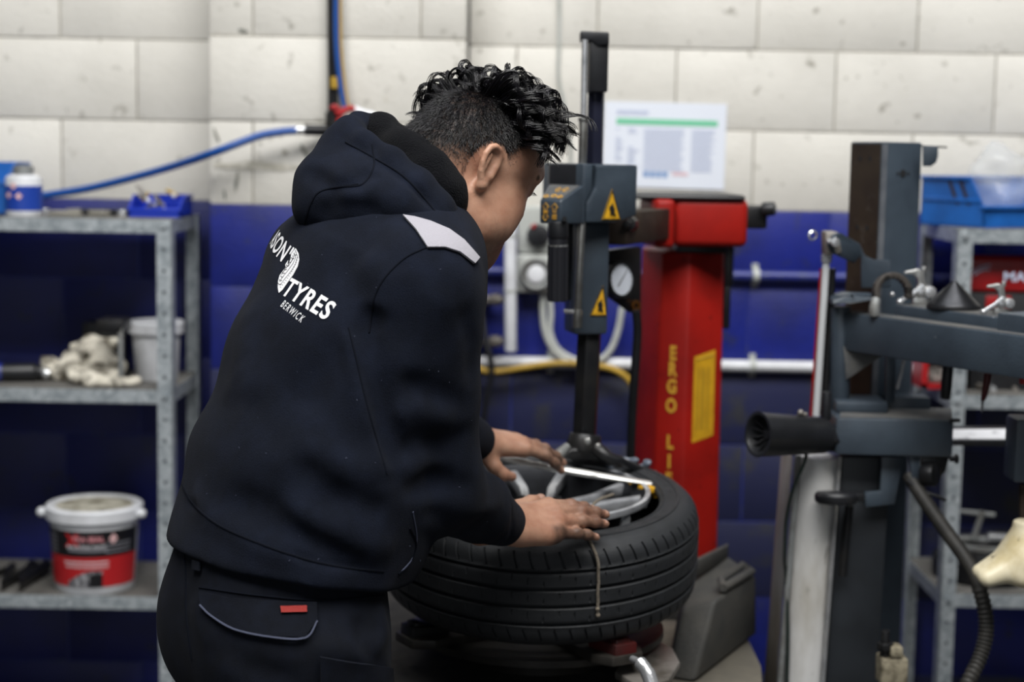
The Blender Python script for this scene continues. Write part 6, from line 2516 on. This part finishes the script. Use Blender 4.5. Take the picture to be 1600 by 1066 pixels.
WP = MATS['white_print']
print_text('lettering', "ASON'S", .036, (429, 371), (460, 412), .022, 1.10, WP, HOODIE)
print_text('lettering', 'TYRES', .037, (447, 449), (517, 490), .024, 1.14, WP, HOODIE)
print_text('lettering', 'BERWICK', .0150, (442, 475), (474, 501), .0, 1.35, WP, HOODIE)
emb = [(463, 388.5), (467, 396), (468.5, 406), (466, 417), (459, 430), (451, 441), (442, 454), (436.5, 458.5), (435, 450), (435.5, 440),
       (438, 431), (444, 423), (452, 414), (455.2, 405), (456.2, 397)]
EMB = patch('tyre_emblem', emb, HBVH, WP, HOODIE, .0004, 4, .0010)
DP = MATS['dark_print']
em = MB()


def emline(pix, r=.0006):
    hit = [sight(HBVH, x, y, .0014) for x, y in pix]
    em.tube([h[0] for h in hit if h], r, 4)


emline([(463, 392), (466, 402), (463, 414), (455, 426), (446, 437), (439, 447)], .0005)
emline([(461, 396), (463, 404), (459, 413), (451, 424), (443, 434), (438, 441)], .0005)
emline([(459.5, 400), (459.5, 405), (455, 412), (448, 420), (441, 430)], .0007)
for k in range(9):
    t = k / 8
    x, y = 464 - 25 * t - 3 * math.sin(3.1 * t), 399 + 46 * t
    emline([(x - 3.2, y - 1.5), (x - 1.2, y + .9), (x + 1.2, y - .2)], .0006)
for k in range(14):
    t = k / 13
    x, y = 467 - 27 * t + 3.2 * math.sin(3.1 * t), 404 + 46 * t
    emline([(x - 1.6, y - .6), (x + .2, y + .2)], .0004)
em.build('emblem_lines', DP, HOODIE)

# ---- trouser details
PK_FLAP = patch('pocket_flap', [(317, 925), (360, 934), (420, 938), (494, 940), (495, 968), (477, 996), (420, 994), (370, 982), (335, 962), (318, 946)],
                TBVH, MATS['navy_twill'], TROUSERS, .003, 9, .004)
seam('stitching', [(318, 947), (336, 964), (372, 984), (422, 995), (477, 997), (495, 970)], TBVH, MATS['grey_thread'], .0015, PK_FLAP, .0068)
TAB = patch('tab', [(440, 947), (479, 945.5), (479.5, 956), (441, 957.5)], TBVH, MATS['red_tab'], PK_FLAP, .002, 6, .008)
TAB['label'] = 'small red woven tab'
for pix in ([(289, 862), (291, 900), (292, 960), (300, 1030)], [(312, 918), (400, 930), (500, 938), (600, 930)]):
    seam('seam', pix, TBVH, TH, .0015, TROUSERS)
for x, y in ((267, 850), (312, 884)):
    lp = patch('belt_loop', [(x - 5, y - 9), (x + 6, y - 6), (x + 5, y + 9), (x - 6, y + 6)], TBVH, MATS['navy_twill'], TROUSERS, .003, 8, .004)
CG = patch('cargo_pocket', [(500, 1024), (560, 1034), (622, 1046), (624, 1085), (500, 1085)], TBVH, MATS['navy_twill'], TROUSERS, .004, 12, .004)

# ---- hair
mat('black_hair', '0b0a0b', .30, spec=.55, col2='15131a', scale=60)
nv = len(bV)
BN = np.empty(nv * 3, np.float32)
MAN.data.vertices.foreach_get('normal', BN)
BN = BN.reshape(-1, 3).astype(np.float64)
hf_, hr_, hu_ = head_coords(bV)
on_head = (np.abs(hf_) < .13) & (np.abs(hr_) < .1) & (hu_ > -.1) & (hu_ < .15)
HLN = hair_line(hf_, hr_, hu_)
WHORL = H(-.048, .014, .111)


def strand_mesh(name, pts, rad, m, parent):
    n, k, _ = pts.shape
    tg = np.gradient(pts, axis=1)
    tg /= np.linalg.norm(tg, axis=2, keepdims=True) + 1e-12
    ref = np.broadcast_to(A_((.37, .61, .70)), tg.shape)
    u = np.cross(tg, ref)
    u /= np.linalg.norm(u, axis=2, keepdims=True) + 1e-9
    w = np.cross(tg, u)
    S = 3
    V = np.stack([pts + (u * math.cos(2 * math.pi * j / S) + w * math.sin(2 * math.pi * j / S)) * rad[..., None] for j in range(S)], 2)
    b = np.arange(n)[:, None, None] * k * S
    i = np.arange(k - 1)[None, :, None] * S
    j = np.arange(S)[None, None, :]
    j2 = (j + 1) % S
    F = np.stack([b + i + j, b + i + j2, b + i + S + j2, b + i + S + j], -1).reshape(-1, 4)
    o = np_mesh(name, V.reshape(-1, 3), F, m, parent)
    o['kind'] = 'stuff'
    return o


rng = np.random.RandomState(11)


ZL_, ZT_ = H(-.062, -.052, .088), H(.032, .070, .056)
ZN = np.cross(ZT_ - WHORL, ZL_ - WHORL)
ZN /= np.linalg.norm(ZN)
if (H(.07, 0, .10) - WHORL) @ ZN < 0:
    ZN = -ZN
cz = np.where(hu_ > .03, (bV - WHORL) @ ZN, -1.0)
cand = np.where(on_head & (HLN > .012) & (cz > -.006) & (hf_ < .086))[0]
NC, NS, KP = 460, 16, 20
sel = rng.choice(cand, NC)
rt, nm = bV[sel], BN[sel]
fl = rt - WHORL
fl -= nm * (fl * nm).sum(1)[:, None]
fl /= np.linalg.norm(fl, axis=1)[:, None] + 1e-6
front = sstep(.02, .085, hf_[sel])[:, None]
fl = fl * (1 - front * .3) + HF * front * .12 + rng.normal(size=fl.shape) * .20
L = (rng.uniform(.050, .070, NC))[:, None] * (1 - .42 * front)
near = np.linalg.norm(rt - WHORL, axis=1)
top_ = sstep(.075, .105, hu_[sel])[:, None]
L = L * np.clip(.45 + near / .040, .45, 1)[:, None] * (1 + .42 * top_)
e1 = nm
e2 = np.cross(nm, fl)
e2 /= np.linalg.norm(e2, axis=1)[:, None]
rc = rng.uniform(.0075, .0125, NC)[:, None] * np.clip(.45 + near / .05, .45, 1)[:, None]
turns = rng.uniform(.75, 1.2, NC)[:, None] * np.sign(rng.normal(size=NC) + .5)[:, None]
ph = rng.uniform(0, 2 * math.pi, NC)[:, None]
s = np.linspace(0, 1, KP)
pts = np.zeros((NC, NS, KP, 3))
for q in range(NS):
    a = rng.uniform(0, 2 * math.pi, NC)[:, None]
    rr = np.sqrt(rng.uniform(0, 1, NC))[:, None] * .0058
    t1 = np.cross(nm, A_((.3, .5, .8)))
    t1 /= np.linalg.norm(t1, axis=1)[:, None]
    t2 = np.cross(nm, t1)
    jit = rng.normal(size=(NC, 3)) * .0009
    Lq = L * rng.uniform(.92, 1.06, NC)[:, None]
    phq = ph + rng.normal(size=(NC, 1)) * .09
    for k, sk in enumerate(s):
        env = min(1, sk * 2.6)
        c = rt - nm * .003 + nm * Lq * (1.02 * sk - .58 * sk * sk) + fl * Lq * (.40 * sk + .10 * sk * sk) - UP * Lq * (.16 + .62 * front) * sk * sk
        an = phq + 2 * math.pi * turns * sk
        c = c + rc * env * ((np.cos(an)) * e1 + np.sin(an) * e2) + e1 * rc * env * .8
        c = c + (t1 * np.cos(a) + t2 * np.sin(a)) * rr * (1 - .6 * sk) + jit * sk
        pts[:, q, k] = c
# keep the locks outside the head
flat = pts.reshape(-1, 3)
qf, qr, qu = head_coords(flat)
qq = np.stack([(qf - .003) / .092, qr / .076, (qu - .038) / .085], 1)
nn = np.linalg.norm(qq, axis=1)
ins = nn < 1.035
sc_ = 1.035 / np.maximum(nn, .2)
ax = np.stack([HF, HR, HU])
cen = H(.003, 0, .038)
flat[ins] = cen + (flat[ins] - cen) * sc_[ins][:, None]
pts = flat.reshape(NC * NS, KP, 3)
rad = np.broadcast_to((.00070 * (1 - .75 * s ** 2))[None], (NC * NS, KP)) * rng.uniform(.7, 1.25, (NC * NS, 1))
HAIR = strand_mesh('hair', pts, rad, MATS['black_hair'], MAN)

cand = np.where(on_head & (HLN > .004) & (cz < .010) & ~((np.abs(hr_) > .066) & (((hf_ + .012) / .032) ** 2 + ((hu_ - .002) / .044) ** 2 < 1)))[0]
NH = 15000
sel = rng.choice(cand, NH)
rt, nm = bV[sel] + rng.normal(size=(NH, 3)) * .0012, BN[sel]
fl = rt - WHORL
fl -= nm * (fl * nm).sum(1)[:, None]
fl /= np.linalg.norm(fl, axis=1)[:, None] + 1e-6
ln = (.0012 + .012 * sstep(.015, .085, HLN[sel]))[:, None] * rng.uniform(.6, 1.15, (NH, 1))
dr = nm * .55 + fl * .8 + rng.normal(size=(NH, 3)) * .22
p = np.stack([rt - nm * .001, rt + dr * ln * .5, rt + dr * ln - nm * ln * .25], 1)
rd = np.broadcast_to(np.array([.00032, .00028, .0001])[None], (NH, 3)) * (0.6 + .4 * sstep(.0, .05, HLN[sel]))[:, None]
strand_mesh('cropped_hair', p, rd, MATS['black_hair'], MAN)

# eyes and nails
mat('eye_white', 'd8d0c8', .2)
mat('nail', 'b08a78', .35)
eb = MB()
for sgn in (1, -1):
    e = MB()
    e.ball(H(.0815, .033 * sgn, .013), .0128, 16, 10)
    e.build('eye', MATS['eye_white'], MAN)
    lash = MB()
    for k in range(9):
        t = -1 + k / 4
        a = H(.094 - .004 * t * t, (.034 + .0115 * t) * sgn, .0125)
        lash.tube([a, a + .003 * HF - .002 * HU + HR * sgn * t * .002, a + .0055 * HF - .0025 * HU + HR * sgn * t * .004], [.0004, .0003, .0001], 4)
    lash.build('eyelashes', MATS['black_hair'], MAN)
for tips in (TIPS_R, TIPS_L):
    for c, d, n, sd, r in tips:
        sd = sd - d * (sd @ d) - n * (sd @ n)
        sd /= np.linalg.norm(sd) + 1e-9
        mb = MB()
        mb.ball(c + n * r * .72, (r * .95, r * .72, r * .30), 12, 8,
                Matrix(((d[0], sd[0], n[0]), (d[1], sd[1], n[1]), (d[2], sd[2], n[2]))))
        mb.build('fingernail', MATS['nail'], MAN)

# ---- lint on the jumper
lint = MB()
lr = random.Random(21)
for k in range(46):
    x, y = lr.uniform(290, 800), lr.uniform(300, 880)
    h = sight(HBVH, x, y, .0006)
    if h:
        d = Vector((lr.uniform(-1, 1), lr.uniform(-1, 1), lr.uniform(-1, 1))).normalized() * lr.uniform(.0006, .0016)
        lint.tube([h[0] - d, h[0] + d], .00035, 3)
tag(lint.build('lint', MATS['grey_thread'], HOODIE, weld=False), kind='stuff')
